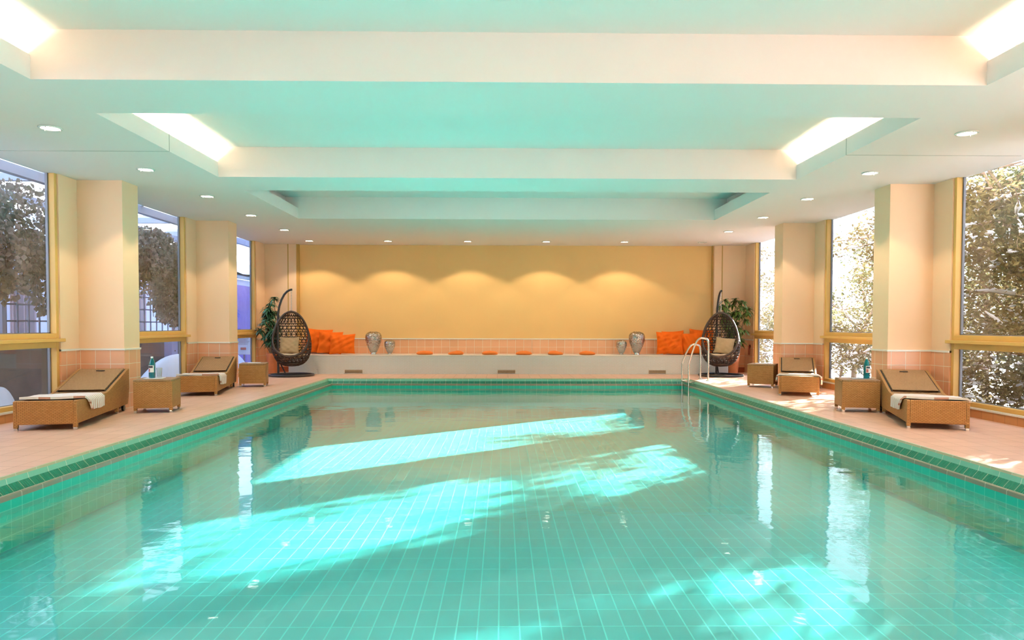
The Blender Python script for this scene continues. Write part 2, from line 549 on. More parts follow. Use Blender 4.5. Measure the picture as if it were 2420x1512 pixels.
# towel stripes run across the lounger
nm = NM('striped_towel')
p = nm.n('ShaderNodeSeparateXYZ', Vector=nm.coords()).outputs
fr_ = nm.math('FRACT', nm.math('MULTIPLY', p[1], 1 / 0.052))
st = nm.math('LESS_THAN', fr_, 0.34)
nm.bsdf(nm.mix(st, (0.90, 0.87, 0.83), (0.60, 0.33, 0.25)), 0.95, 0, nm.bump(nm.noise(nm.coords(), 60, 2), 0.3, 0.006))
MAT['towel'] = nm.m

# striped ribbed pot
nm = NM('ribbed_pot')
p = nm.n('ShaderNodeSeparateXYZ', Vector=nm.coords()).outputs
fr_ = nm.math('FRACT', nm.math('MULTIPLY', p[2], 1 / 0.031))
st = nm.math('LESS_THAN', fr_, 0.35)
nm.bsdf(nm.mix(st, (0.74, 0.15, 0.03), (0.88, 0.46, 0.22)), 0.5)
MAT['pot'] = nm.m

# ------------------------------------------------------------------ room shell
# deck: floor around the pool
b = MB()
zb = -0.30
def slab(x0, x1, y0, y1):
    b.box((x0, y0, zb), (x1, y1, 0))
slab(XL - XG, PXL, YN, YBW)
slab(PXR, XR + XG, YN, YBW)
slab(PXL, PXR, PYB, YBW)
slab(PXL, PXR, YN, PYN)
struct(b, 'floor', MAT['deck_tile'])

# pool edge profile swept round the pool
def ring(off, z):
    return [(PXL + off, PYN + off, z), (PXR - off, PYN + off, z), (PXR - off, PYB - off, z), (PXL + off, PYB - off, z)]
def sweep(name, prof, mats, idx):
    b = MB()
    for i in range(len(prof) - 1):
        A, B_ = ring(*prof[i]), ring(*prof[i + 1])
        for k in range(4):
            k2 = (k + 1) % 4
            # split long sides so that seams stay regular
            b.quad(A[k], B_[k], B_[k2], A[k2], idx[i])
    return struct(b, name, mats)
sweep('pool_coping', [(-0.012, 0.002), (-0.002, 0.002), (0.0, 0.004), (0.010, 0.003), (0.015, -0.018), (0.026, -0.062)], [MAT['coping_beige'], MAT['coping_green'], MAT['groove']], [2, 0, 0, 0, 1])
sweep('overflow_channel', [(0.026, -0.062), (0.085, -0.128), (0.098, -0.132)], [MAT['channel_green']], [0, 0])
sweep('overflow_lip', [(0.098, -0.132), (0.100, -0.116), (0.106, -0.110), (0.128, -0.110), (0.136, -0.116), (0.138, -0.150)], [MAT['lip_tile']], [0] * 5)
b = MB()
A, B_ = ring(0.1375, -0.15), ring(0.1375, ZP)
for k in range(4):
    k2 = (k + 1) % 4
    b.quad(A[k], B_[k], B_[k2], A[k2], 0)
b.quad(*ring(0.1375, ZP), 1)
struct(b, 'pool_basin', [MAT['pool_wall_tile'], MAT['pool_tile']])
b = MB()
b.quad(*ring(0.1373, ZW), 0)
tag(b.build('pool_water', MAT['water']), 'clear turquoise water filling the tiled swimming pool', 'water', kind='stuff')

# columns, outer walls, windows
def colys():
    return [Y1 + PER * k for k in (-3, -2, -1, 0, 1)]
def pillar(side, y):
    xo, xi = (XL, CL) if side < 0 else (XR, CRX)
    sgn = -side
    b = MB()
    b.box((xo + side * XG, y, 0.0), (xi, y + CD, ZC))
    o = struct(b, 'pillar', MAT['paint_wall'])
    b = MB()
    t = 0.006
    b.box((xo, y - t, 0.0), (xi + sgn * t, y + CD + t, ZT - 0.02))
    o2 = tag(b.build('pillar_tiling', MAT['wall_tile'], o), None)
    b = MB()
    t = 0.016
    b.box((xo, y - t, ZT - 0.026), (xi + sgn * t, y + CD + t, ZT))
    b.build('trim_strip', MAT['white_trim'], o, bevel=0.004)
for y in colys():
    pillar(-1, y)
    pillar(1, y)

OP = [(-4.2 + 0.0, None)]
def bay_open(k):
    """opening of the bay behind pillar k"""
    ys = colys()
    a = ys[k] + CD
    e = ys[k + 1] if k + 1 < len(ys) else YB
    if k + 1 < len(ys): return a + 0.37, e - 0.41
    return a + 0.37, 17.10
wcount = [0]
def window_bay(side, a, e, y0, y1):
    """wall strips a..y0 and y1..e, windows between, a ledge rail at 0.87..1.06"""
    X = XL if side < 0 else XR
    sgn = side
    nm_ = 'left' if side < 0 else 'right'
    b = MB()
    b.box((X, a, ZT - 0.02), (X + sgn * XG, y0, ZC))
    b.box((X, y1, ZT - 0.02), (X + sgn * XG, e, ZC))
    w_ = struct(b, 'wall_' + nm_, MAT['paint_wall'])
    b = MB()
    b.box((X - sgn * 0.006, a, 0), (X + sgn * XG, y0, ZT - 0.02))
    b.box((X - sgn * 0.006, y1, 0), (X + sgn * XG, e, ZT - 0.02))
    b.build('wall_tiling', MAT['wall_tile'], w_)
    b = MB()
    b.box((X - sgn * 0.016, a, ZT - 0.026), (X + sgn * 0.05, y0, ZT))
    b.box((X - sgn * 0.016, y1, ZT - 0.026), (X + sgn * 0.05, e, ZT))
    b.build('trim_strip', MAT['white_trim'], w_)
    # plinth under the glass
    b = MB()
    b.box((X - sgn * 0.004, y0, 0), (X + sgn * XG, y1, 0.105))
    tag(b.build('baseboard_' + nm_, MAT['plinth_tile']), kind='structure')
    b = MB()
    b.box((X - sgn * 0.012, y0, 0.105), (X + sgn * 0.09, y1, 0.125))
    for q in range(4):
        b.box((X + sgn * (0.008 + q * 0.018), y0 + 0.01, 0.125), (X + sgn * (0.016 + q * 0.018), y1 - 0.01, 0.131))
    struct(b, 'trim_%d' % (wcount[0] + 1), MAT['white_trim'])
    # window object
    wcount[0] += 1
    root = empty('window_%d' % wcount[0], (X, (y0 + y1) / 2, 0.125))
    tag(root, kind='structure')
    def part(b, name, m, **k):
        o = b.build(name, m, root, **k)
        o.location = (-X, -(y0 + y1) / 2, -0.125)
        return o
    xi, xo_ = X + sgn * 0.02, X + sgn * 0.10
    fwd = 0.055
    b = MB()
    b.box((xi, y0, 0.125), (xo_, y0 + fwd, ZC)); b.box((xi, y1 - fwd, 0.125), (xo_, y1, ZC))
    b.box((xi, y0 + fwd, 0.125), (xo_, y1 - fwd, 0.185))
    b.box((xi, y0 + fwd, 0.99), (xo_, y1 - fwd, 1.058))
    b.box((xi, y0 + fwd, 0.868), (xo_, y1 - fwd, 0.945))
    part(b, 'window_frame', MAT['frame_yellow'], bevel=0.004)
    b = MB()
    b.box((X - sgn * 0.05, y0 - 0.035, 0.945), (xo_ + sgn * 0.02, y1 + 0.035, 0.990))
    part(b, 'window_sill', MAT['frame_yellow'], bevel=0.006)
    b = MB()
    xg0, xg1 = X + sgn * 0.10, X + sgn * 0.13
    for (z0, z1) in ((0.15, 0.90), (1.03, ZC + 0.05)):
        b.box((xg0, y0 + 0.04, z0), (xg1, y0 + 0.075, z1)); b.box((xg0, y1 - 0.075, z0), (xg1, y1 - 0.045, z1))
        b.box((xg0, y0 + 0.04, z0), (xg1, y1 - 0.05, z0 + 0.04)); b.box((xg0, y0 + 0.04, z1 - 0.03), (xg1, y1 - 0.05, z1))
    part(b, 'outer_frame', MAT['frame_grey'])
    for (z0, z1) in ((0.185, 0.87), (1.056, ZC)):
        b = MB()
        b.box((X + sgn * 0.118, y0 + fwd, z0), (X + sgn * 0.124, y1 - fwd, z1))
        part(b, 'glass_pane', MAT['glass'])
for side in (-1, 1):
    ys = colys()
    for k in range(5):
        a = ys[k] + CD
        e = ys[k + 1] if k < 4 else YBW
        y0, y1 = bay_open(k)
        window_bay(side, a, e, y0, y1)
    window_bay(side, YN, ys[0], YN + 0.4, ys[0] - 0.41)

# back wall
b = MB()
b.box((XL - XG, YBW, 0), (XR + XG, YBW + 0.2, ZC + 0.6))
bw = struct(b, 'wall_back', MAT['paint_back'])
b = MB()
b.box((-5.06, YBW - 0.006, 0.44), (5.285, YBW, ZT - 0.02))
b.build('wall_tiling', MAT['wall_tile'], bw)
b = MB()
b.box((-5.06, YBW - 0.018, ZT - 0.026), (5.285, YBW, ZT))
b.build('trim_strip', MAT['white_trim'], bw, bevel=0.004)
def pilaster(x0, x1, groove):
    b = MB()
    b.box((x0, YB, 0), (x1, YBW, ZC))
    o = struct(b, 'wall_pilaster', MAT['paint_wall'])
    b = MB()
    b.box((x0, YB - 0.006, 0), (x1 + (0.006 if x1 < 0 else 0), YB, ZT - 0.02))
    b.build('wall_tiling', MAT['wall_tile'], o)
    b = MB()
    b.box((x0, YB - 0.018, ZT - 0.026), (x1, YB, ZT))
    b.build('trim_strip', MAT['white_trim'], o, bevel=0.004)
    b = MB()
    b.box((groove - 0.012, YB - 0.006, ZT), (groove + 0.012, YB, ZC))
    b.build('joint_strip', MAT['groove_wall'], o)
pilaster(XL, -5.145, -5.34)
pilaster(5.30, XR, 5.50)
b = MB()
b.box((-5.145, YB + 0.05, ZT), (-5.09, YBW, ZC)); b.box((5.27, YB + 0.08, ZT), (5.30, YBW, ZC))  # left strip paints the shadow beside the pilaster, right one a dark groove
struct(b, 'trim_20', MAT['groove_wall'])
b = MB()
b.box((5.47, YB - 0.016, 0), (XR - 0.006, YB - 0.006, 0.13))
b.box((XL + 0.006, YB - 0.016, 0), (-5.16, YB - 0.006, 0.13))
tag(b.build('baseboard_back', MAT['plinth_red']), kind='structure')

# wall behind the camera
b = MB()
b.box((XL - XG, YN - 0.2, 0), (XR + XG, YN, ZC + 0.6))
struct(b, 'wall_front', MAT['paint_wall'])

# ceiling with coffers
CXL, CXR = -3.86, 4.02
RXL, RXR = -4.10, 4.255
cof = [(-4.65 + 0.55, -1.75), (-0.83, 2.06), (2.99, 5.885), (6.81, 9.695), (10.655, 13.45)]
TOP = ZC + 0.75
b = MB()
yy = YN
for (a, e) in cof:
    b.box((XL - XG, yy, ZC), (XR + XG, a, ZK))
    # side soffits with trough and lip
    for sgn, xi, xr, xo in ((-1, CXL, RXL, XL - XG), (1, CXR, RXR, XR + XG)):
        b.box((xo, a, ZC), (xr, e, ZK))
        b.box((xr, a, ZC), (xi, e, ZC + 0.06))
        b.box((xi, a, ZC + 0.06), (xi + sgn * 0.03, e, ZC + 0.198))
    yy = e
b.box((XL - XG, yy, ZC), (XR + XG, YBW + 0.2, ZK))
b.box((XL - XG - 0.3, YN - 0.2, ZK), (XR + XG + 0.3, YBW + 0.4, ZK + 3.6))  # tall mass on top: unseen upper storey added to shade the left garden
struct(b, 'ceiling', MAT['paint_ceiling'])
b = MB()
for x0, x1 in ((XL, CXL - 0.001), (CXR + 0.001, XR)):
    b.box((x0, 8.285, ZC - 0.0015), (x1, 8.297, ZC + 0.001))
b.box((CXL - 0.002, 8.285, ZC), (CXL + 0.0015, 8.297, ZC + 0.198)); b.box((CXR - 0.0015, 8.285, ZC), (CXR + 0.002, 8.297, ZC + 0.198))
struct(b, 'trim_21', MAT['groove'])

# cove lamps (the far coffer's lamps are off)
for i, (a, e) in enumerate(cof):
    if i in (0, 4): continue
    for sgn, xi, xr in ((-1, CXL, RXL), (1, CXR, RXR)):
        xm = (xi + sgn * 0.03 + xr) / 2
        root = empty('cove_lamp', (xm, (a + e) / 2, ZC + 0.06))
        tag(root, 'slim warm cove lamp hidden behind the %s lip of the %s ceiling recess' % ('left' if sgn < 0 else 'right', ('rear', 'rear', 'nearest', 'middle')[i] if i > 1 else 'rear'), 'lamp', 'cove lamps in the ceiling recesses')
        bb = MB()
        bb.tube([(0, -(e - a) / 2 + 0.15, 0.035), (0, (e - a) / 2 - 0.15, 0.035)], 0.014, 10)
        bb.build('lamp_tube', MAT['tube_lamp'], root)
        bb = MB()
        bb.box((-0.03, -(e - a) / 2 + 0.12, 0), (0.03, (e - a) / 2 - 0.12, 0.02))
        bb.build('lamp_base', MAT['white_trim'], root)
        d = bpy.data.lights.new('cove_glow', 'AREA')
        d.shape = 'RECTANGLE'
        d.size, d.size_y = 0.05, (e - a) * 0.86
        d.energy = COVE_W
        d.color = (1.0, 0.86, 0.62)
        o = bpy.data.objects.new('cove_glow', d)
        link(o, root)
        o.location = (0, 0, 0.055)
        o.rotation_euler = (PI, 0.0, 0)

# downlights
def make_downlight(on=True):
    root = empty('downlight')
    b = MB()
    b.lathe([(0.086, 0.0), (0.105, 0.0), (0.112, -0.004), (0.108, -0.011), (0.09, -0.014), (0.084, -0.006), (0.086, 0.0)], 32)
    b.build('trim_ring', MAT['white_trim'], root)
    b = MB()
    b.lathe([(0.0005, -0.012), (0.05, -0.010), (0.085, -0.004)], 28)
    b.build('lens', MAT['lens'] if on else MAT['lens_off'], root)
    for a in (0.6, 2.7, 4.8):
        b = MB()
        b.cyl((0.09 * math.cos(a), 0.09 * math.sin(a), -0.022), 0.006, 0.012, 8)
        b.build('clip', MAT['steel'], root)
    if on:
        d = bpy.data.lights.new('downlight_beam', 'SPOT')
        d.energy = SPOT_W
        d.color = WARM
        d.spot_size = math.radians(116)
        d.spot_blend = 0.22
        d.shadow_soft_size = 0.05
        o = bpy.data.objects.new('downlight_beam', d)
        link(o, root)
        o.location = (0, 0, -0.03)
    return root
proto_on = make_downlight(True)
proto_off = make_downlight(False)
used = [False, False]
def downlight(x, y, label, on=True, group='recessed ceiling downlights'):
    i = 0 if on else 1
    p = (proto_on, proto_off)[i]
    o = p if not used[i] else copy_tree(p)
    used[i] = True
    o.location = (x, y, ZC)
    tag(o, label, 'ceiling light', group)
rowy = [3.53, 5.42, 7.315, 9.235, 11.13, 13.045, 15.02]
ordn = {2: 'nearest', 3: 'second nearest', 4: 'third nearest', 5: 'fourth nearest', 6: 'fifth nearest'}
for side, X in (('left', -4.606), ('right', 4.80)):
    for i, y in enumerate(rowy):
        if i < 2:
            lab = 'round %s-row downlight mirrored in the near water, %s' % (side, 'first' if i else 'closest')
        else:
            lab = 'round lit recessed downlight, %s of the row above the %s deck' % (ordn[i], side)
        downlight(X, y, lab)
for i, (x, y) in enumerate(((-4.61, 16.95), (-2.738, 16.95), (-0.84, 16.95), (1.04, 16.95), (2.914, 16.95))):
    downlight(x, y, 'round lit downlight near the back wall, %s from the left' % ('first', 'second', 'third', 'fourth', 'fifth')[i])
downlight(4.79, 16.98, 'unlit round downlight at the right end of the back row', False)

# ------------------------------------------------------------------ bench with mosaic front
YF = 16.955
BZ = 0.458
b = MB()
b.box((-5.12, YF, 0.0), (5.44, YB - 0.02, BZ - 0.03), 0)
b.box((-5.05, YB - 0.02, 0.0), (5.26, YBW - 0.02, BZ - 0.03), 0)
bench = b.build('tiled_bench', MAT['mosaic'])
tag(bench, 'long built-in bench with white pearl mosaic front along the back wall', 'bench')
b = MB()
b.box((-5.13, YF - 0.012, BZ - 0.03), (5.45, YB - 0.02, BZ))
b.box((-5.05, YB - 0.02, BZ - 0.03), (5.26, YBW - 0.02, BZ))
b.build('seat_slab', MAT['white_trim'], bench, bevel=0.005)
for i, (x0, x1) in enumerate(((-3.79, -3.345), (-0.13, 0.315), (3.505, 3.94))):
    root = empty('vent_grille', ((x0 + x1) / 2, YF, 0.06))
    tag(root, ('slotted metal vent in the mosaic bench front, left of three', 'slotted metal vent in the middle of the mosaic bench front', 'slotted metal vent in the mosaic bench front, right of three')[i], 'vent', 'vents in the bench front')
    hw = (x1 - x0) / 2
    b = MB()
    b.box((-hw, -0.012, -0.05), (hw, -0.001, -0.038)); b.box((-hw, -0.012, 0.038), (hw, -0.001, 0.05))
    b.box((-hw, -0.012, -0.05), (-hw + 0.012, -0.001, 0.05)); b.box((hw - 0.012, -0.012, -0.05), (hw, -0.001, 0.05))
    b.build('grille_frame', MAT['white_trim'], root)
    b = MB()
    b.box((-hw + 0.012, -0.004, -0.038), (hw - 0.012, -0.001, 0.038), 0)
    for q in range(3):
        z = -0.024 + q * 0.022
        b.box((-hw + 0.012, -0.011, z), (hw - 0.012, -0.004, z + 0.010), 1)
    b.build('slats', [MAT['dark_gap'], MAT['seat_beige']], root)

# ------------------------------------------------------------------ pillows
def pillow_mesh(w_, h_, t_, seed=1, pinch=0.07, n=22, wr=0.012):
    rnd = random.Random(seed)
    ph = [rnd.uniform(0, 6.28) for _ in range(8)]
    kd = [(rnd.uniform(-1, 1), rnd.uniform(-1, 1)) for _ in range(4)]
    b = MB()
    for sgn in (1, -1):
        def fn(u, v, sgn=sgn):
            a, c = u * 2 - 1, v * 2 - 1
            x = a * (1 - pinch * (1 - c * c)) * w_ / 2
            z = c * (1 - pinch * (1 - a * a)) * h_ / 2
            m = max(0.0, (1 - a ** 4) * (1 - c ** 4))
            y = sgn * t_ / 2 * m ** 0.55 * (0.72 + 0.28 * (1 - a * a) * (1 - c * c))
            wv = 0
            for i, (kx, kz) in enumerate(kd):
                wv += math.sin((a * kx + c * kz) * (7 + 3 * i) + ph[i]) * wr
            edge = min(1, (1 - max(abs(a), abs(c))) * 5)
            return (x, y + sgn * wv * edge, z)
        if sgn > 0:
            b.grid(fn, n, n)
        else:
            b.grid(lambda u, v: fn(1 - u, v), n, n)
    return b
def pillow(name, mat, w_, h_, t_, loc, rot, label, cat='pillow', group=None, seed=1, wr=0.012):
    b = pillow_mesh(w_, h_, t_, seed, wr=wr)
    o = b.build(name, mat)
    o.location = loc
    o.rotation_euler = rot
    tag(o, label, cat, group)
    return o
g = 'orange pillows leaning at the bench ends'
for (x, y, w_, h_, lean, tilt, lab, sd) in (
    (-4.58, 17.64, 0.66, 0.62, -0.22, 0.06, 'orange square pillow leaning on the wall, tallest of the left three', 3),
    (-4.25, 17.46, 0.60, 0.56, -0.24, 0.05, 'creased orange pillow in the middle of the left three', 5),
    (-3.90, 17.25, 0.62, 0.50, -0.30, -0.03, 'wide orange pillow at the front right of the left three', 9),
    (4.10, 17.30, 0.66, 0.56, -0.22, 0.02, 'orange pillow nearest the tall silver vase on the right', 11),
    (4.28, 17.66, 0.56, 0.58, -0.16, -0.05, 'orange pillow mostly hidden behind two others on the right', 2),
    (4.66, 17.44, 0.58, 0.54, -0.24, -0.04, 'orange pillow seen through the ladder rails on the right', 13),
    (4.98, 17.66, 0.62, 0.62, -0.18, 0.06, 'orange pillow behind the right hanging chair', 17)):
    pillow('throw_pillow', MAT['orange'], w_, h_, 0.17, (x, y, BZ + h_ / 2 * math.cos(lean) + 0.012), (lean, tilt, 0), lab, 'pillow', g, sd)

# flat round seat pads
def pad_mesh(seed):
    rnd = random.Random(seed)
    b = MB()
    prof = [(0.001, 0.085), (0.08, 0.084), (0.14, 0.076), (0.185, 0.058), (0.205, 0.034), (0.195, 0.014), (0.15, 0.003), (0.001, 0.0)]
    n = 36
    ph = rnd.uniform(0, 6)
    vs, fs = [], []
    for r, z in prof:
        for k in range(n):
            a = 2 * PI * k / n
            rr = r * (1 + 0.04 * math.sin(3 * a + ph))
            zz = z * (1 + 0.12 * math.cos(a + ph) + 0.05 * math.sin(4 * a + ph))
            vs.append((rr * math.cos(a), rr * math.sin(a) * 0.92, zz))
    for i in range(len(prof) - 1):
        for k in range(n):
            k2 = (k + 1) % n
            fs.append((i * n + k2, i * n + k, (i + 1) * n + k, (i + 1) * n + k2))
    return b.add(vs, fs, 0, True)
for i, x in enumerate((-1.90, -1.13, -0.31, 0.51, 1.28, 2.06)):
    o = pad_mesh(i + 3).build('seat_pad', MAT['orange_pad'])
    o.location = (x, 17.18, BZ)
    o.rotation_euler = (0, 0, i * 1.1)
    tag(o, 'flat round orange seat pad on the bench, %s from the left' % ('first', 'second', 'third', 'fourth', 'fifth', 'sixth')[i], 'cushion', 'flat seat pads on the bench')

# ------------------------------------------------------------------ vases
def vase(x, y, hgt, wid, lab, sd):
    root = empty('vase', (x, y, BZ), sd)
    h, r = hgt, wid / 2
    pr = [(0.36, 0.09), (0.44, 0.13), (0.60, 0.25), (0.78, 0.40), (0.91, 0.52), (0.98, 0.64), (1.0, 0.75), (0.97, 0.84), (0.90, 0.90), (0.76, 0.945), (0.56, 0.97), (0.44, 0.985), (0.38, 1.0), (0.34, 0.985), (0.36, 0.93)]
    b = MB()
    n = 40
    vs, fs = [], []
    for i, (a, z) in enumerate(pr):
        for k in range(n):
            t = 2 * PI * k / n
            lump = 0.018 * math.sin(9 * t + i) * (1 if z > 0.9 else 0.15)
            vs.append((r * a * math.cos(t), r * a * math.sin(t), h * (z + lump)))
    for i in range(len(pr) - 1):
        for k in range(n):
            k2 = (k + 1) % n
            fs.append((i * n + k, i * n + k2, (i + 1) * n + k2, (i + 1) * n + k))
    b.add(vs, fs, 0, True)
    b.build('vase_body', MAT['silver'], root)
    b = MB()
    b.lathe([(0.001, 0.0), (r * 0.40, 0.0), (r * 0.42, 0.008), (r * 0.40, 0.02), (r * 0.36, h * 0.055), (r * 0.37, h * 0.092)], 32)
    b.build('vase_foot', MAT['chrome'], root)
    tag(root, lab, 'vase', 'hammered silver vases on the bench')
vase(-3.15, 17.28, 0.55, 0.40, 'large hammered silver vase beside the left orange pillows', 0.3)
vase(-2.755, 17.28, 0.35, 0.265, 'small hammered silver vase on the left half of the bench', 1.1)
vase(2.91, 17.28, 0.35, 0.265, 'small hammered silver vase on the right half of the bench', 2.2)
vase(3.285, 17.28, 0.56, 0.395, 'large hammered silver vase beside the right orange pillows', 4.0)

# ------------------------------------------------------------------ hanging egg chairs
def eggw(z):
    t = min(max((z - 0.225) / 1.25, 0.0), 1.0)
    return max(0.0, math.sin(PI * t ** 0.72)) ** 0.47 * 0.435
def eggd(z):
    t = min(max((z - 0.225) / 1.25, 0.0), 1.0)
    return max(0.0, math.sin(PI * t ** 0.72)) ** 0.47 * 0.37
ZL, ZTOP = 0.44, 1.465
def yplane(z):
    t = (z - ZL) / (ZTOP - ZL)
    return -eggd(ZL) * max(0.0, 1 - t) ** 2.1 - 0.02
def hanging_chair(cx, cy_, pole_ang, face, label):
    """pole_ang: where the pole stands round the ring (0 = +x, 90 = away from the camera)"""
    root = empty('hanging_chair', (cx, cy_, 0))
    tag(root, label, 'chair', 'brown rattan hanging chairs')
    b = MB()
    b.tube([(0.49 * math.cos(2 * PI * k / 48), 0.49 * math.sin(2 * PI * k / 48), 0.026) for k in range(48)], 0.025, 10, closed=True)
    b.tube([(0.46 * math.cos(pole_ang), 0.46 * math.sin(pole_ang), 0.03), (-0.46 * math.cos(pole_ang), -0.46 * math.sin(pole_ang), 0.03)], 0.018, 8)
    b.build('base_ring', MAT['stand_black'], root)
    dx, dy = math.cos(pole_ang), math.sin(pole_ang)
    R = PR
    prof = [(R, 0.03), (R, 0.4), (R + 0.005, 0.9), (R + 0.005, 1.2), (R - 0.005, 1.42), (R - 0.035, 1.60), (R - 0.085, 1.75), (R - 0.15, 1.87), (R - 0.21, 1.935), (R - 0.27, 1.97), (R - 0.33, 1.985)]
    b = MB()
    b.tube([(dx * r, dy * r, z) for r, z in prof], 0.025, 10)
    b.build('pole', MAT['stand_black'], root)
    b = MB()
    b.tube([(dx * (R - 0.17), dy * (R - 0.17), 0.04), (dx * (R - 0.012), dy * (R - 0.012), 0.36)], 0.016, 8)
    b.build('brace', MAT['stand_black'], root)
    hx, hy = dx * (R - 0.31), dy * (R - 0.31)
    b = MB()
    z = 1.955
    k = 0
    while z > 1.58:
        pts = []
        for q in range(10):
            a = 2 * PI * q / 10
            if k % 2: pts.append((hx + 0.010 * math.cos(a), hy, z - 0.02 + 0.022 * math.sin(a)))
            else: pts.append((hx, hy + 0.010 * math.cos(a), z - 0.02 + 0.022 * math.sin(a)))
        b.tube(pts, 0.0035, 5, closed=True)
        z -= 0.034
        k += 1
    b.tube([(hx - 0.008, hy, z + 0.01), (hx - 0.008, hy, 1.53), (hx - 0.02, hy, 1.47)], 0.005, 6)
    b.tube([(hx + 0.008, hy, z + 0.01), (hx + 0.008, hy, 1.53), (hx + 0.02, hy, 1.47)], 0.005, 6)
    b.build('chain', MAT['chrome'], root)
    # basket
    rot = Matrix.Translation((hx, hy, 0)) @ Matrix.Rotation(face, 4, 'Z')
    basket = MB()
    basket.T = rot
    def clip_add(pts, r, n=4):
        run = []
        for p in pts:
            keep = p[2] < ZL or p[1] > yplane(p[2]) - 0.004
            if keep: run.append(p)
            else:
                if len(run) > 1: basket.tube(run, r, n, caps=False)
                run = []
        if len(run) > 1: basket.tube(run, r, n, caps=False)
    z = 0.27
    while z < 1.43:
        w_, d_ = eggw(z), eggd(z)
        clip_add([(w_ * math.sin(2 * PI * q / 44), d_ * -math.cos(2 * PI * q / 44), z) for q in range(45)], 0.0085)
        z += 0.062
    for k in range(22):
        for sg in (1, -1):
            pts = []
            for i in range(34):
                t = i / 33
                z = 0.235 + t * 1.225
                a = 2 * PI * k / 22 + sg * t * 2.2
                pts.append((eggw(z) * math.sin(a), -eggd(z) * math.cos(a), z))
            clip_add(pts, 0.0078)
        pts = []
        for i in range(34):
            t = i / 33
            z = 0.235 + t * 1.225
            a = 2 * PI * (k + 0.5) / 22
            pts.append((eggw(z) * math.sin(a), -eggd(z) * math.cos(a), z))
        clip_add(pts, 0.007)
    bo = basket.build('basket', MAT['rattan'], root)
    # rim
    b = MB()
    b.T = rot
    left, right = [], []
    for i in range(26):
        z = ZL + (ZTOP - ZL) * i / 25
        yp, d_, w_ = yplane(z), eggd(z), eggw(z)
        q = min(1.0, abs(yp) / max(d_, 1e-4))
        x = w_ * math.sqrt(max(0, 1 - q * q))
        right.append((x, yp, z)); left.append((-x, yp, z))
    loop = right + [(0, yplane(ZTOP), ZTOP + 0.012)] + left[::-1]
    loop2 = [loop[0]]
    for p in loop[1:]:
        if (Vector(p) - Vector(loop2[-1])).length > 0.012: loop2.append(p)
    b.tube(loop2, 0.026, 8, closed=True)
    b.build('basket_rim', MAT['rattan'], bo)
    b = MB()
    b.T = rot
    # solid woven tuft under the basket
    b.lathe([(0.001, 0.215), (0.10, 0.225), (0.20, 0.262), (0.27, 0.305), (0.255, 0.31), (0.10, 0.245), (0.001, 0.24)], 28)
    b.build('basket_bottom', MAT['rattan'], bo)
    return root, rot

PR = 0.30
chair_l, rot_l = hanging_chair(-4.86, 16.31, math.radians(180), math.radians(8), 'brown rattan hanging egg chair on a curved black stand at the left')
PR = 0.34
chair_r, rot_r = hanging_chair(5.09, 16.41, math.radians(90), math.radians(-24), 'brown rattan hanging egg chair behind the pool ladder on the right')
for rot, side in ((rot_l, 'left'), (rot_r, 'right')):
    # round tufted seat cushion
    b = MB()
    def top(u, v):
        a = 2 * PI * v
        r = u
        zz = 0.445 + 0.075 * (1 - r ** 4) * (0.82 + 0.18 * math.cos(6 * a) * r) + 0.05 * r * r
        return (0.335 * r * math.cos(a), 0.27 * r * math.sin(a), zz)
    def bot(u, v):
        a = -2 * PI * v
        r = u
        return (0.335 * r * math.cos(a), 0.27 * r * math.sin(a), 0.40 + 0.095 * r ** 3)
    b.grid(top, 10, 42, wrap=True)
    b.grid(bot, 8, 42, wrap=True)
    o = b.build('seat_cushion', MAT['seat_beige'])
    o.matrix_world = Matrix.Translation((chair_l if side == 'left' else chair_r).location) @ rot
    tag(o, 'round tufted beige seat cushion inside the %s hanging chair' % side, 'cushion', 'beige cushions in the hanging chairs')
    b = pillow_mesh(0.44, 0.40, 0.13, 4, wr=0.004)
    o = b.build('back_cushion', MAT['cushion_beige'])
    o.matrix_world = Matrix.Translation((chair_l if side == 'left' else chair_r).location) @ rot @ Matrix.Translation((-0.07 if side == 'left' else 0.07, 0.13, 0.705)) @ Matrix.Rotation(-0.32, 4, 'X') @ Matrix.Rotation(0.0 if side == 'left' else 0.12, 4, 'Y')
    tag(o, 'square beige back cushion standing in the %s hanging chair' % side, 'cushion', 'beige cushions in the hanging chairs')

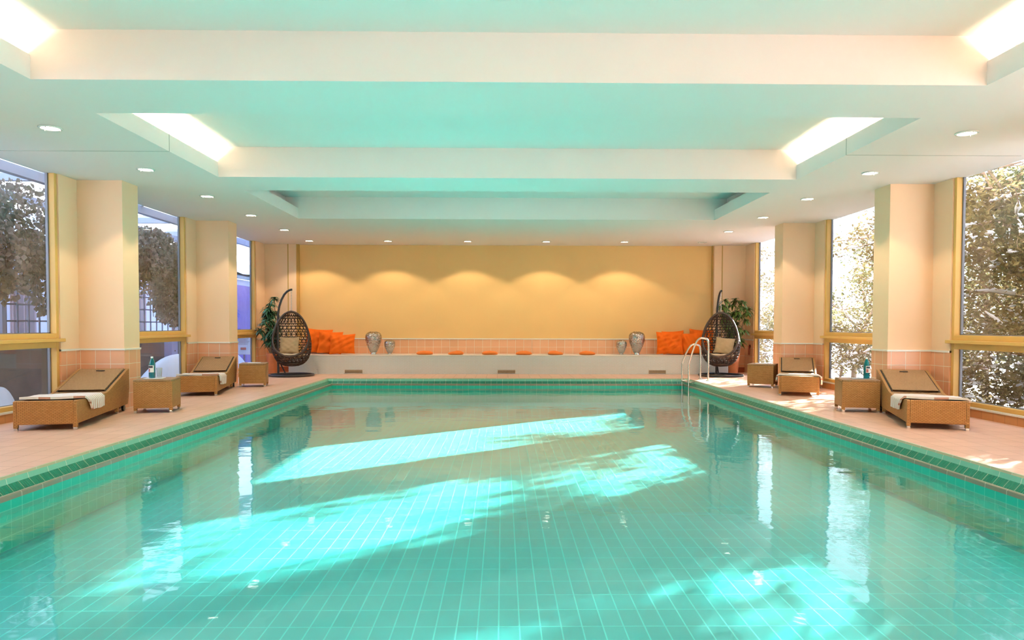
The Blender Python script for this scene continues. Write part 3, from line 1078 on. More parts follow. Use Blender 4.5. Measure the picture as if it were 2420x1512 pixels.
# ------------------------------------------------------------------ potted plants
def potted_plant(x, y, label, leafmat, seed, pot_r=0.165):
    rnd = random.Random(seed)
    root = empty('potted_plant', (x, y, 0))
    tag(root, label, 'plant', 'potted plants in the back corners')
    b = MB()
    prof = [(0.001, 0.0), (0.115, 0.0)]
    nz = 16
    for i in range(nz * 2 + 1):
        t = i / (nz * 2)
        prof.append((0.118 + (pot_r - 0.118) * t + (0.004 if i % 2 else 0), 0.005 + 0.495 * t))
    prof += [(pot_r - 0.015, 0.5), (pot_r - 0.02, 0.46)]
    b.lathe(prof, 36)
    b.build('pot', MAT['pot'], root)
    b = MB()
    b.lathe([(0.001, 0.47), (pot_r - 0.018, 0.462)], 24)
    b.build('soil', MAT['soil'], root)
    st, lf = MB(), MB()
    stems = []
    heads = []
    for i in range(9):
        a = rnd.uniform(0, 2 * PI)
        h = rnd.uniform(0.95, 1.78) if i else 1.8
        lean = 0.33 * rnd.uniform(0.3, 1.0) if i else 0.05
        p0 = Vector((0.05 * math.cos(a), 0.05 * math.sin(a), 0.46))
        p3 = Vector((lean * math.cos(a), lean * math.sin(a) * 0.7, h))
        pm = (p0 + p3) / 2 + Vector((rnd.uniform(-.05, .05), rnd.uniform(-.05, .05), 0))
        path = [p0, (p0 + pm) / 2, pm, (pm + p3) / 2, p3]
        s_mb = MB()
        s_mb.tube([tuple(p) for p in path], [0.014, 0.012, 0.011, 0.009, 0.006], 6)
        s_mb.build('stem', MAT['cane'], root)
        heads.append((p3, 1.0))
        for t in (0.28, 0.5, 0.75, 0.9):
            q = p0.lerp(p3, t)
            if q.z > 0.68: heads.append((q + Vector((rnd.uniform(-.09, .09), rnd.uniform(-.07, .07), 0)), 0.85))
    for p, sc in heads:
        for k in range(28):
            a = rnd.uniform(0, 2 * PI)
            L = rnd.uniform(0.13, 0.24) * sc
            el = rnd.uniform(-0.2, 1.1)
            d = Vector((math.cos(a) * math.cos(el), math.sin(a) * math.cos(el), math.sin(el)))
            side = d.cross(Vector((0, 0, 1)))
            if side.length < 0.01: side = Vector((1, 0, 0))
            side.normalize()
            wd = rnd.uniform(0.010, 0.017)
            vs, fs = [], []
            for i in range(5):
                t = i / 4
                c = p + d * (L * t) + Vector((0, 0, -L * 0.75 * t * t))
                ww = wd * (0.35 + 1.3 * math.sin(PI * (0.15 + 0.85 * t))) * (1.0 if i < 4 else 0.1)
                vs += [tuple(c - side * ww), tuple(c + side * ww)]
            for i in range(4): fs.append((2 * i, 2 * i + 1, 2 * i + 3, 2 * i + 2))
            lf.add(vs, fs, 0, True)
    lf.build('foliage', leafmat, root)
potted_plant(-5.47, 16.93, 'bushy long-leaved plant in a striped terracotta pot behind the left hanging chair', MAT['leaf'], 21)
potted_plant(5.60, 17.12, 'bushy long-leaved plant in a striped orange pot in the right back corner', MAT['leaf_light'], 22)

# ------------------------------------------------------------------ wicker loungers
LW = 0.635
def seat_z(y):
    # top outline of the side, foot at 0
    pts = [(0.0, 0.322), (0.03, 0.332), (0.25, 0.318), (0.65, 0.306), (1.0, 0.325), (1.10, 0.345), (1.85, 0.560), (1.93, 0.572)]
    for i in range(len(pts) - 1):
        if y <= pts[i + 1][0]:
            t = (y - pts[i][0]) / (pts[i + 1][0] - pts[i][0])
            return pts[i][1] + (pts[i + 1][1] - pts[i][1]) * t
    return pts[-1][1]
def make_lounger():
    root = empty('sun_lounger')
    hw = LW / 2
    ys = [0.0, 0.03, 0.14, 0.25, 0.4, 0.55, 0.7, 0.85, 1.0, 1.08, 1.2, 1.4, 1.6, 1.75, 1.85, 1.93]
    b = MB()
    # skirt shell: outer walls, rounded rim
    for sg in (-1, 1):
        topo = [(y, seat_z(y)) for y in ys]
        poly = topo + [(1.93, 0.30), (1.86, 0.085), (0.0, 0.065)]
        x0, x1 = sg * hw, sg * (hw - 0.035)
        b.prism(poly, min(x0, x1), max(x0, x1))
    b.box((-hw + 0.035, 0, 0.065), (hw - 0.035, 0.035, 0.330))
    b.prism([(1.895, 0.565), (1.93, 0.572), (1.93, 0.30), (1.86, 0.085), (1.83, 0.085), (1.895, 0.30)], -hw + 0.035, hw - 0.035)
    b.build('wicker_body', MAT['wicker'], root, bevel=0.008)
    b = MB()
    n = 24
    def seat(u, v):
        y = 0.036 + u * (1.07 - 0.036)
        x = (v * 2 - 1) * (hw - 0.036)
        return (x, y, seat_z(y) - 0.006 - 0.010 * (1 - (v * 2 - 1) ** 2))
    b.grid(seat, n, 8, smooth=True)
    def seatb(u, v):
        y = 0.036 + (1 - u) * (1.07 - 0.036)
        x = (v * 2 - 1) * (hw - 0.036)
        return (x, y, seat_z(y) - 0.045)
    b.grid(seatb, n, 8, smooth=True)
    b.build('seat_panel', MAT['wicker_top'], root)
    # adjustable back panel with a dark gap round it
    b = MB()
    g0 = 0.018
    bw_ = hw - 0.036 - g0
    def back(sh, dz):
        def f(u, v):
            y = 1.085 + u * (1.875 - 1.085)
            x = ((v * 2 - 1) if sh > 0 else (1 - v * 2)) * bw_
            return (x, y, seat_z(y) + dz - 0.012 * (1 - (v * 2 - 1) ** 2) * (u))
        return f
    b.grid(back(1, 0.012), 10, 8)
    b.grid(back(-1, -0.022), 10, 8)
    for sg in (-1, 1):
        b.add([(sg * bw_, 1.085, seat_z(1.085) + 0.012), (sg * bw_, 1.875, seat_z(1.875) + 0.012), (sg * bw_, 1.875, seat_z(1.875) - 0.022), (sg * bw_, 1.085, seat_z(1.085) - 0.022)], [(0, 1, 2, 3)])
    back_o = b.build('backrest', MAT['wicker_top'], root)
    b = MB()
    yy = 1.79
    zz = seat_z(yy)
    b.box((-0.05, yy - 0.012, zz + 0.004), (0.05, yy + 0.018, zz + 0.0135))
    b.build('handle_slot', MAT['dark_gap'], back_o)
    b = MB()
    for sg in (-1, 1):
        xa, xb = sg * (bw_ + 0.001), sg * (hw - 0.034)
        vs, fs = [], []
        for i, y in enumerate((1.085, 1.3, 1.6, 1.89)):
            z = seat_z(y) - 0.004
            vs += [(xa, y, z), (xb, y, z), (xa, y, z - 0.03), (xb, y, z - 0.03)]
        for i in range(3):
            k = 4 * i
            fs += [(k, k + 1, k + 5, k + 4), (k + 2, k + 6, k + 7, k + 3)]
        b.add(vs, fs)
    b.build('back_gap', MAT['dark_gap'], root)
    for (x, y) in ((-hw + 0.022, 0.022), (hw - 0.022, 0.022), (-hw + 0.022, 1.45), (hw - 0.022, 1.45)):
        b = MB()
        b.box((x - 0.021, y - 0.021, 0.028), (x + 0.021, y + 0.021, 0.12), 0)
        b.box((x - 0.018, y - 0.018, 0.0), (x + 0.018, y + 0.018, 0.028), 1)
        b.build('leg', [MAT['wicker'], MAT['chrome']], root, bevel=0.003)
    for sg in (-1, 1):
        b = MB()
        b.tube([(sg * (hw - 0.05), 1.77, 0.042), (sg * (hw - 0.022), 1.77, 0.042)], 0.042, 18)
        b.build('wheel', MAT['stand_black'], root)
    b = MB()
    b.tube([(-hw + 0.03, 1.77, 0.042), (hw - 0.03, 1.77, 0.042)], 0.007, 8)
    for sg in (-1, 1):
        b.box((sg * (hw - 0.06) - 0.008, 1.755, 0.042), (sg * (hw - 0.06) + 0.008, 1.785, 0.16))
    b.build('axle', MAT['chrome'], root)
    return root
lproto = make_lounger()
LS = [(-5.0795, 7.8915, 12.0, 'brown wicker sun lounger nearest on the left deck with striped towel'),
      (-5.04, 11.68, 11.3, 'brown wicker sun lounger between two side tables on the left deck'),
      (4.9625, 7.9655, -18.5, 'brown wicker sun lounger nearest on the right deck with folded towel'),
      (4.965, 11.76, -21.5, 'brown wicker sun lounger between the two right side tables')]
loungers = []
for i, (x, y, a, lab) in enumerate(LS):
    o = lproto if i == 0 else copy_tree(lproto)
    o.location = (x, y, 0)
    o.rotation_euler = (0, 0, math.radians(a))
    tag(o, lab, 'sun lounger', 'wicker sun loungers on the deck')
    loungers.append(o)

# towels: folded band across the foot end, ends hanging over the sides
def towel(L, y0, y1, hangL, hangR, skew, label, seed):
    rnd = random.Random(seed)
    hw = LW / 2 + 0.008
    th = 0.026
    path = []
    def at(s):
        """s along the band from the left end; returns x, drop"""
        if s < 0: return (-hw - 0.006, s)
        if s > 2 * hw: return (hw + 0.006, -(s - 2 * hw))
        return (s - hw, 0.0)
    tot0, tot1 = -hangL, 2 * hw + hangR
    n, mvs = 46, 14
    b = MB()
    ph = rnd.uniform(0, 6)
    def surf(off):
        def f(u, v):
            s = tot0 + (tot1 - tot0) * u
            x, dz = at(s)
            t = (s / (2 * hw))
            yy = y0 + (y1 - y0) * v + skew * t
            if dz < 0: yy += 0.02 * math.sin(v * 7 + ph) * min(1, -dz * 15) + (v - 0.5) * dz * 0.9
            z = seat_z(min(max(yy, 0.0), 1.0)) + 0.004
            cr_ = 0.0
            e = min(abs(s), abs(s - 2 * hw))
            if dz < 0:
                z = z - 0.002 + dz
                x += math.copysign(1, x) * (off + 0.012 * (0.5 + 0.5 * math.sin(v * 11 + ph)) * min(1, -dz * 12))
            else:
                rnd_ = max(0, 1 - e / 0.03)
                z += off + 0.006 * (0.5 + 0.5 * math.sin(v * 9 + s * 12 + ph)) - 0.0 * rnd_
            # folds: roll the long edges down
            ed = min(v, 1 - v)
            return (x, yy, z)
        return f
    f1, f0 = surf(th), surf(0.0)
    b.grid(f1, n, mvs)
    b.grid(lambda u, v: f0(1 - u, v), n, mvs)
    vs, fs = [], []
    for vv in (0.0, 1.0):
        for i in range(n + 1):
            vs += [f1(i / n, vv), f0(i / n, vv)]
    for k in range(2):
        for i in range(n):
            a = (k * (n + 1) + i) * 2
            fs.append((a, a + 1, a + 3, a + 2) if k == 0 else (a, a + 2, a + 3, a + 1))
    for uu in (0.0, 1.0):
        a0 = len(vs)
        for j in range(mvs + 1): vs += [f1(uu, j / mvs), f0(uu, j / mvs)]
        for j in range(mvs): fs.append((a0 + 2 * j, a0 + 2 * j + 1, a0 + 2 * j + 3, a0 + 2 * j + 2))
    b.add(vs, fs, 0, False)
    o = b.build('towel', MAT['towel'])
    o.location = L.location
    o.rotation_euler = L.rotation_euler
    tag(o, label, 'towel', 'striped towels on the loungers')
towel(loungers[0], 0.18, 0.70, 0.0, 0.13, 0.10, 'red and white striped towel across the nearest left lounger', 1)
towel(loungers[1], 0.08, 0.62, 0.0, 0.15, 0.04, 'striped towel over the foot of the farther left lounger', 2)
towel(loungers[2], 0.16, 0.70, 0.13, 0.02, -0.08, 'white striped towel across the nearest right lounger', 3)
towel(loungers[3], 0.05, 0.56, 0.10, 0.14, -0.02, 'striped towel hanging over both sides of the farther right lounger', 4)

# side tables
def make_table():
    root = empty('side_table')
    s = 0.24
    b = MB()
    zb_, zt_ = 0.065, 0.418
    for (a, c) in (((-s, -s), (s, -s + 0.03)), ((-s, s - 0.03), (s, s)), ((-s, -s + 0.03), (-s + 0.03, s - 0.03)), ((s - 0.03, -s + 0.03), (s, s - 0.03))):
        b.box((a[0], a[1], zb_), (c[0], c[1], zt_))
    b.build('wicker_body', MAT['wicker'], root, bevel=0.006)
    b = MB()
    b.box((-s - 0.003, -s - 0.003, zt_), (s + 0.003, s + 0.003, 0.445))
    b.build('table_top', MAT['wicker_top'], root, bevel=0.012)
    for sx_ in (-1, 1):
        for sy_ in (-1, 1):
            b = MB()
            x, y = sx_ * (s - 0.022), sy_ * (s - 0.022)
            b.box((x - 0.02, y - 0.02, 0.03), (x + 0.02, y + 0.02, 0.10), 0)
            b.box((x - 0.017, y - 0.017, 0.0), (x + 0.017, y + 0.017, 0.03), 1)
            b.build('leg', [MAT['wicker'], MAT['chrome']], root, bevel=0.003)
    return root
tproto = make_table()
def rotpt(p, q, ang, s=0.48):
    return p
TB = [(-4.704, 9.68, 12.0, 'square wicker side table carrying a bottle and glass on the left'),
      (-4.775, 13.62, 12.5, 'square wicker side table in front of the left hanging chair'),
      (4.936, 9.765, -14.0, 'square wicker side table carrying a bottle and glass on the right'),
      (5.035, 13.60, -31.0, 'square wicker side table nearest the right hanging chair')]
tables = []
for i, (x, y, a, lab) in enumerate(TB):
    o = tproto if i == 0 else copy_tree(tproto)
    o.location = (x, y, 0)
    o.rotation_euler = (0, 0, math.radians(a))
    tag(o, lab, 'side table', 'wicker side tables on the deck')
    tables.append(o)

# things on the tables
def bottle(x, y, z, label, rz=0.0):
    root = empty('water_bottle', (x, y, z), rz)
    tag(root, label, 'bottle', 'teal glass water bottles')
    b = MB()
    b.lathe([(0.001, 0.0), (0.038, 0.0), (0.042, 0.006), (0.042, 0.185), (0.0405, 0.20), (0.030, 0.232), (0.020, 0.252), (0.0145, 0.270), (0.0145, 0.286)], 28)
    b.build('bottle_glass', MAT['bottle_glass'], root)
    b = MB()
    b.lathe([(0.0155, 0.268), (0.016, 0.29), (0.001, 0.291)], 20)
    b.build('cap', MAT['cap_white'], root)
    def band(name, r, a0, a1, z0, z1, m):
        bb = MB()
        bb.grid(lambda u, v: (r * math.cos(a0 + (a1 - a0) * u), r * math.sin(a0 + (a1 - a0) * u), z0 + (z1 - z0) * v), 14, 1)
        return bb.build(name, m, root)
    la = band('paper_label', 0.0425, -PI / 2 - 1.0, -PI / 2 + 1.0, 0.078, 0.172, MAT['label_white'])
    band('label_band', 0.0429, -PI / 2 - 0.85, -PI / 2 + 0.65, 0.138, 0.164, MAT['label_dark'])
    band('label_panel', 0.0429, -PI / 2 - 0.85, -PI / 2 - 0.2, 0.084, 0.128, MAT['label_red'])
def tumbler(x, y, z, label):
    b = MB()
    b.lathe([(0.001, 0.0), (0.027, 0.0), (0.029, 0.01), (0.037, 0.138), (0.0355, 0.138), (0.0275, 0.02), (0.001, 0.018)], 24)
    o = b.build('tumbler', MAT['tumbler_glass'])
    o.location = (x, y, z)
    tag(o, label, 'glass', 'drinking glasses on the side tables')
def tray(x, y, z, w_, d_, rz, m, label):
    b = MB()
    b.box((-w_ / 2, -d_ / 2, 0), (w_ / 2, d_ / 2, 0.007))
    o = b.build('tray', m, bevel=0.003)
    o.location = (x, y, z)
    o.rotation_euler = (0, 0, rz)
    tag(o, label, 'tray', 'flat trays on the side tables')
TZ = 0.4455
tray(-4.73, 9.66, TZ, 0.24, 0.20, 0.2, MAT['tray_white'], 'flat white tray under the left water bottle')
bottle(-4.765, 9.66, TZ + 0.0075, 'teal glass water bottle with white cap on the left table')
tumbler(-4.665, 9.655, TZ + 0.0075, 'clear drinking glass beside the left water bottle')
tray(4.98, 9.74, TZ, 0.24, 0.20, -0.25, MAT['tray_grey'], 'flat grey tray under the right water bottle')
bottle(5.055, 9.74, TZ + 0.0075, 'teal glass water bottle with white cap on the right table', 0.3)
tumbler(4.955, 9.735, TZ + 0.0075, 'clear drinking glass beside the right water bottle')
tray(-4.76, 13.60, TZ, 0.24, 0.18, 0.22, MAT['tray_white'], 'flat white tray alone on the farther left side table')
tray(5.02, 13.62, TZ, 0.22, 0.18, -0.5, MAT['tray_white'], 'flat white tray alone on the farther right side table')

# ------------------------------------------------------------------ pool ladder
root = empty('pool_ladder', (4.2, 15.25, 0))
tag(root, 'curved stainless steel pool ladder at the right back corner', 'ladder')
def smooth_path(pts, it=3):
    P = [Vector(p) for p in pts]
    for _ in range(it):
        Q = [P[0]]
        for i in range(len(P) - 1):
            Q += [P[i].lerp(P[i + 1], 0.25), P[i].lerp(P[i + 1], 0.75)]
        Q.append(P[-1])
        P = Q
    return [tuple(p) for p in P]
for (y, fx, top, px_) in ((15.5, 4.355, 0.762, 3.955), (15.0, 4.385, 0.912, 3.97)):
    pts = [(fx, y, 0.0), (fx, y, top - 0.17), (fx - 0.01, y, top - 0.03), (fx - 0.10, y, top), (fx - 0.20, y, top - 0.0), (fx - 0.29, y, top - 0.13), (px_, y, 0.37), (px_, y, 0.30)]
    pts = pts[:2] + smooth_path(pts[1:], 3)[1:] + [(px_, y, -0.50)]
    b = MB()
    b.tube([(p[0] - 4.2, p[1] - 15.25, p[2]) for p in pts], 0.020, 12)
    r_ = b.build('rail', MAT['steel'], root)
    b = MB()
    b.lathe([(0.021, 0.02), (0.045, 0.012), (0.048, 0.0)], 20, center=(fx - 4.2, y - 15.25, 0.0))
    b.build('floor_flange', MAT['steel'], r_)
for z in (-0.04, -0.27):
    b = MB()
    b.box((3.93 - 4.2, -0.25, z - 0.015), (4.03 - 4.2, 0.25, z + 0.01))
    b.build('step', MAT['steel'], root, bevel=0.004)
for yy in (15.02, 15.48):
    b = MB()
    b.tube([(3.96 - 4.2, yy - 15.25, -0.03), (4.13 - 4.2, yy - 15.25, -0.03)], 0.012, 8)
    b.build('wall_bracket', MAT['steel'], root)

# small dark red wall fitting by the right window
root = empty('wall_handle', (XR - 0.006, 17.31, 0.58))
tag(root, 'small dark red handle on the tiled wall by the right back window', 'handle')
b = MB()
b.box((-0.016, -0.045, 0.075), (0.0, 0.045, 0.125))
b.build('mount', MAT['hook_red'], root, bevel=0.004)
b = MB()
b.tube([(-0.022, 0, 0.09), (-0.026, 0, 0.0), (-0.024, 0, -0.115)], [0.018, 0.016, 0.021], 10)
b.build('grip', MAT['hook_red'], root)

# ------------------------------------------------------------------ outside
b = MB()
b.box((-70, -30, -0.6), (XL - XG - 0.31, 90, -0.32)); b.box((XR + XG + 0.31, -30, -0.6), (80, 90, -0.32)); b.box((XL - XG - 0.31, YBW + 0.21, -0.6), (XR + XG + 0.31, 90, -0.32))
struct(b, 'ground', MAT['snow'])
b = MB()
b.box((XL - XG - 0.30, YN, -0.6), (XL - XG, YBW, 0.0)); b.box((XR + XG, YN, -0.6), (XR + XG + 0.30, YBW, 0.0))
struct(b, 'outer_kerb', MAT['concrete'])
b = MB()
b.box((XL - XG - 0.3, YBW + 0.41, -0.6), (XR + XG + 0.3, 46, ZK + 3.6))  # unseen block added behind the hall to keep sun off the left garden
struct(b, 'wall_rear_wing', MAT['house_white'])

def leaf_cloud(mb, c, rad, n, size, rnd, flat=0.5, hang=False):
    for _ in range(n):
        while True:
            q = Vector((rnd.uniform(-1, 1), rnd.uniform(-1, 1), rnd.uniform(-1, 1)))
            if q.length < 1: break
        p = Vector(c) + Vector((q.x * rad[0], q.y * rad[1], q.z * rad[2]))
        L = size * rnd.uniform(0.6, 1.3)
        a = rnd.uniform(0, 2 * PI)
        el = rnd.uniform(-1.3, -0.2) if hang else rnd.uniform(-0.9, 0.9)
        d = Vector((math.cos(a) * math.cos(el), math.sin(a) * math.cos(el), math.sin(el)))
        s = d.cross(Vector((rnd.uniform(-1, 1), rnd.uniform(-1, 1), rnd.uniform(-1, 1))))
        if s.length < 0.01: continue
        s.normalize()
        u = d.cross(s) * 0.12 * L
        wv = s * L * flat * 0.5
        vs = [p, p + d * L * 0.4 + wv + u, p + d * L, p + d * L * 0.4 - wv + u, p + d * L * 0.45]
        mb.add([tuple(v) for v in vs], [(0, 1, 4), (1, 2, 4), (2, 3, 4), (3, 0, 4)], 0)

def branchy(rnd, base, height, spread, nb, r0, trunk, snow, ends, up_bias=0.5, levels=2):
    tp = [Vector(base)]
    d = Vector((rnd.uniform(-.15, .15), rnd.uniform(-.15, .15), 1))
    nseg = 7
    for i in range(nseg):
        d = (d + Vector((rnd.uniform(-.18, .18), rnd.uniform(-.18, .18), 0))).normalized()
        tp.append(tp[-1] + d * height / nseg)
    trunk.tube([tuple(p) for p in tp], [r0 * (1 - 0.75 * i / nseg) for i in range(nseg + 1)], 7)
    def sub(p, d, L, r, lev):
        pts = [p]
        n = 5
        for i in range(n):
            d = (d + Vector((rnd.uniform(-.3, .3), rnd.uniform(-.3, .3), rnd.uniform(-.22, .2)))).normalized()
            pts.append(pts[-1] + d * L / n)
        trunk.tube([tuple(q) for q in pts], [r * (1 - 0.8 * i / n) for i in range(n + 1)], 4, caps=False)
        if snow is not None and rnd.random() < 0.7:
            a = rnd.randint(0, 2)
            sp = [q + Vector((0, 0, r * 0.8 + 0.008)) for q in pts[a:a + 3]]
            snow.tube([tuple(q) for q in sp], [r * 0.9 + 0.012, r * 0.9 + rnd.uniform(0.012, 0.035), 0.008], 6)
        ends.append(pts[-1]); ends.append(pts[3])
        if lev > 0:
            for _ in range(3):
                q = pts[rnd.randint(1, 4)]
                dd = (d + Vector((rnd.uniform(-1, 1), rnd.uniform(-1, 1), rnd.uniform(-.5, .7)))).normalized()
                sub(q, dd, L * 0.55, r * 0.5, lev - 1)
    for k in range(nb):
        t = rnd.uniform(0.12, 1.0)
        i = min(nseg - 1, int(t * nseg))
        p = tp[i].lerp(tp[i + 1], t * nseg - i)
        a = rnd.uniform(0, 2 * PI)
        dd = Vector((math.cos(a), math.sin(a), rnd.uniform(-0.1, up_bias))).normalized()
        sub(p, dd, spread * rnd.uniform(0.6, 1.1) * (1.15 - 0.5 * t), r0 * 0.35, levels - 1)

def shrub(x, y, h, spread, leafmat, label, seed, dens=1.0, nb=24, leaf=0.095):
    rnd = random.Random(seed)
    root = empty('snowy_tree', (x, y, -0.32))
    tag(root, label, 'tree', 'snow-dusted trees outside the right windows')
    tr_, sn, lf = MB(), MB(), MB()
    ends = []
    branchy(rnd, (0, 0, -0.02), h, spread, nb, 0.07, tr_, sn, ends)
    tr_.build('trunk', MAT['bark'], root)
    for e in ends:
        top = e.z / h
        if rnd.random() > dens * (1.25 - 0.75 * top): continue
        leaf_cloud(lf, e, (0.36, 0.36, 0.24), int(26 * dens) + 4, leaf, rnd)
        if rnd.random() < 0.35:
            r = rnd.uniform(0.03, 0.085)
            n = 8
            sn.lathe([(0.001, r * 0.55), (r * 0.6, r * 0.42), (r, 0.0), (r * 0.5, -r * 0.2), (0.001, -r * 0.22)], n, center=tuple(e + Vector((rnd.uniform(-.1, .1), rnd.uniform(-.1, .1), 0.02))))
    lf.build('foliage', leafmat, root)
    sn.build('snow_load', MAT['snow'], root)
SH = [(8.5, 9.9, 2.7, 0.9, 'shrub_brown', 'waist-high dense brown bush by the nearest right lower window', 48, 1.9),(8.75, 10.5, 3.5, 1.2, 'shrub_brown', 'short dense brown tree close to the glass of the nearest right window', 46, 1.6),  # bush and short tree added to dim the sun on the near pool
      (9.6, 13.9, 6.0, 1.3, 'shrub_green', 'slim tall green tree beside the nearest right pillar', 47, 1.7),(10.4, 12.4, 6.2, 2.0, 'shrub_brown', 'tall dense brown tree rising behind the low bushes of the nearest right window', 43, 1.5),  # both tall trees added to block sun entering the right bays
      (10.2, 7.0, 6.0, 2.0, 'shrub_green', 'tall green tree at the near end of the right windows', 44, 1.5),  # out of view, added to cut sun and its bounce off the pool
      (11.0, 3.0, 7.0, 1.8, 'shrub_brown', 'tall brown tree nearest the camera beyond the right windows', 45, 1.5),(9.6, 10.1, 4.6, 1.7, 'shrub_green', 'dense green snowy tree between two brown ones outside the nearest right window', 42, 1.3),(9.0, 8.4, 4.6, 1.7, 'shrub_brown', 'snowy brown tree at the near edge of the nearest right window', 38, 1.0),  # first tree here is out of view, added to shade the near water
      (10.1, 5.2, 4.8, 1.8, 'shrub_green', 'snowy green tree beside the right deck, mirrored at the lower right of the pool', 39, 1.0),
      (11.5, 17.2, 5.0, 2.0, 'shrub_brown', 'brown snowy tree behind the green one of the middle right window', 40, 0.9),
      (11.8, 9.6, 5.4, 2.0, 'shrub_green', 'tall green tree farther back in the nearest right window', 41, 0.8),(9.3, 11.6, 4.5, 1.7, 'shrub_brown', 'dense brown-leaved snowy tree nearest outside the right window', 31, 1.4),
      (8.9, 14.4, 4.3, 1.6, 'shrub_brown', 'tangled snowy shrub with white-capped branches filling the nearest right window', 32, 1.05),
      (11.6, 13.4, 5.4, 2.1, 'shrub_green', 'taller green-tinged tree behind the nearest right window shrubs', 33, 0.8),
      (8.8, 17.6, 4.1, 1.6, 'shrub_green', 'green snowy tree outside the middle right window', 34, 1.0),
      (10.8, 20.4, 4.6, 1.9, 'shrub_green', 'pale green tree deeper behind the middle right window', 35, 0.8),
      (8.9, 21.3, 3.9, 1.6, 'shrub_brown', 'dark lower shrub between the middle and far right windows', 36, 1.0),
      (9.6, 26.0, 3.7, 1.9, 'shrub_brown', 'golden brown tree seen in the narrow far right window', 37, 0.9)]
for (x, y, h, sp_, lm, lab, sd, dn) in SH:
    shrub(x, y, h, sp_, MAT[lm], lab, sd, dn)
# low snow-laden hedge plants right outside the right windows
for i, (x, y, lab) in enumerate(((7.9, 8.0, 'low dense snowy bush at the near end of the right windows'), (7.95, 10.3, 'low dark snowy bush seen in the nearest right lower window'),
        (8.0, 12.4, 'low twiggy snowy bush behind the nearest right lounger'), (8.6, 15.2, 'low snowy bush between the nearest and middle right windows'),
        (8.8, 17.6, 'low dark snowy bush seen behind the right water bottle'), (8.5, 20.0, 'low snowy bush beyond the middle right lower window'), (8.5, 23.5, 'low golden snowy bush in the far right lower window'))):
    rnd = random.Random(90 + i)
    root = empty('snowy_bush', (x, y, -0.32))
    tag(root, lab, 'bush', 'low snowy bushes along the right windows')
    tr_, sn, lf = MB(), MB(), MB()
    ends = []
    for q in range(3):
        branchy(rnd, (rnd.uniform(-.4, .4), rnd.uniform(-.8, .8), -0.02), 1.45, 0.95, 12, 0.045, tr_, sn, ends, up_bias=0.9)
    tr_.build('trunk', MAT['bark'], root)
    for e in ends:
        leaf_cloud(lf, e, (0.30, 0.34, 0.20), 14, 0.075, rnd)
        if rnd.random() < 0.16:
            r = rnd.uniform(0.03, 0.10)
            sn.lathe([(0.001, r * 0.45), (r * 0.6, r * 0.36), (r, 0.0), (r * 0.5, -r * 0.2), (0.001, -r * 0.22)], 8, center=tuple(e + Vector((0, 0, 0.03))))
    lf.build('foliage', MAT['shrub_brown'], root)
    sn.build('snow_load', MAT['snow'], root)
# bare tree
rnd = random.Random(55)
root = empty('bare_tree', (13.5, 27.0, -0.32))
tag(root, 'bare leafless winter tree rising above the shrubs in the middle right window', 'tree')
tr_ = MB(); ends = []
branchy(rnd, (0, 0, -0.02), 7.5, 3.0, 20, 0.13, tr_, None, ends, up_bias=1.4, levels=3)
tr_.build('trunk', MAT['bare_bark'], root)

# left side: concrete wall, trellis, white house, ivy, snow
b = MB()
b.box((-8.4, 2.0, -0.32), (-8.25, 20.6, 0.90))
tag(b.build('garden_wall', MAT['concrete']), 'low brown-grey concrete garden wall outside the left windows', 'wall')
b = MB()
yy = 8.0
while yy < 21.0:
    b.box((-8.72, yy, 0.5), (-8.70, yy + 0.03, 2.62)); yy += 0.30
z = 0.62
while z < 2.65:
    b.box((-8.74, 8.0, z), (-8.72, 21.0, z + 0.03)); z += 0.30
for q in (8.0, 12.0, 16.0, 20.9):
    b.box((-8.79, q, -0.32), (-8.73, q + 0.06, 2.66))
tag(b.build('trellis', MAT['trellis']), 'square-gridded grey trellis standing behind the left garden wall', 'trellis')
hroot = empty('white_house', (-12.0, 22.0, -0.32))
tag(hroot, 'white house with pinkish doors and snowy roof outside the left windows', 'building')
b = MB()
b.box((-2.6, -14.0, 0), (0.0, 16.0, 3.55))
b.build('house_wall', MAT['house_white'], hroot)
b = MB()
for yv in (-10.2, -7.4, -4.6, -1.8, 1.0, 3.8, 6.6):
    b = MB()
    b.box((0.0, yv, 0.9), (0.04, yv + 0.9, 2.5))
    wo = b.build('window', MAT['house_pink'], hroot)
    b = MB()
    b.box((0.04, yv + 0.08, 0.98), (0.05, yv + 0.41, 2.42)); b.box((0.04, yv + 0.49, 0.98), (0.05, yv + 0.82, 2.42))
    b.build('window_pane', MAT['dark_window'], wo)
b = MB()
b.prism([(-14.5, 0), (16.5, 0), (16.5, 0.14), (-14.5, 0.14)], 0, 1)
b.v = []; b.f = []; b.m = []; b.sm = []
b.add([(0.7, -14.5, 3.45), (0.7, 16.5, 3.45), (-2.6, 16.5, 5.1), (-2.6, -14.5, 5.1), (0.7, -14.5, 3.57), (0.7, 16.5, 3.57), (-2.6, 16.5, 5.22), (-2.6, -14.5, 5.22)],
      [(0, 3, 2, 1), (4, 5, 6, 7), (0, 1, 5, 4), (1, 2, 6, 5), (2, 3, 7, 6), (3, 0, 4, 7)])
rf = b.build('roof', MAT['roof_slate'], hroot)
b = MB()
def roofsnow(u, v):
    y = -14.4 + 30.8 * u
    t = v
    x = 0.62 - 3.2 * t
    return (x, y, 3.60 + 1.62 * t + 0.10 + 0.08 * math.sin(y * 1.7) * math.sin(t * 5 + y))
b.grid(roofsnow, 60, 8)
b.build('roof_snow', MAT['snow'], rf)

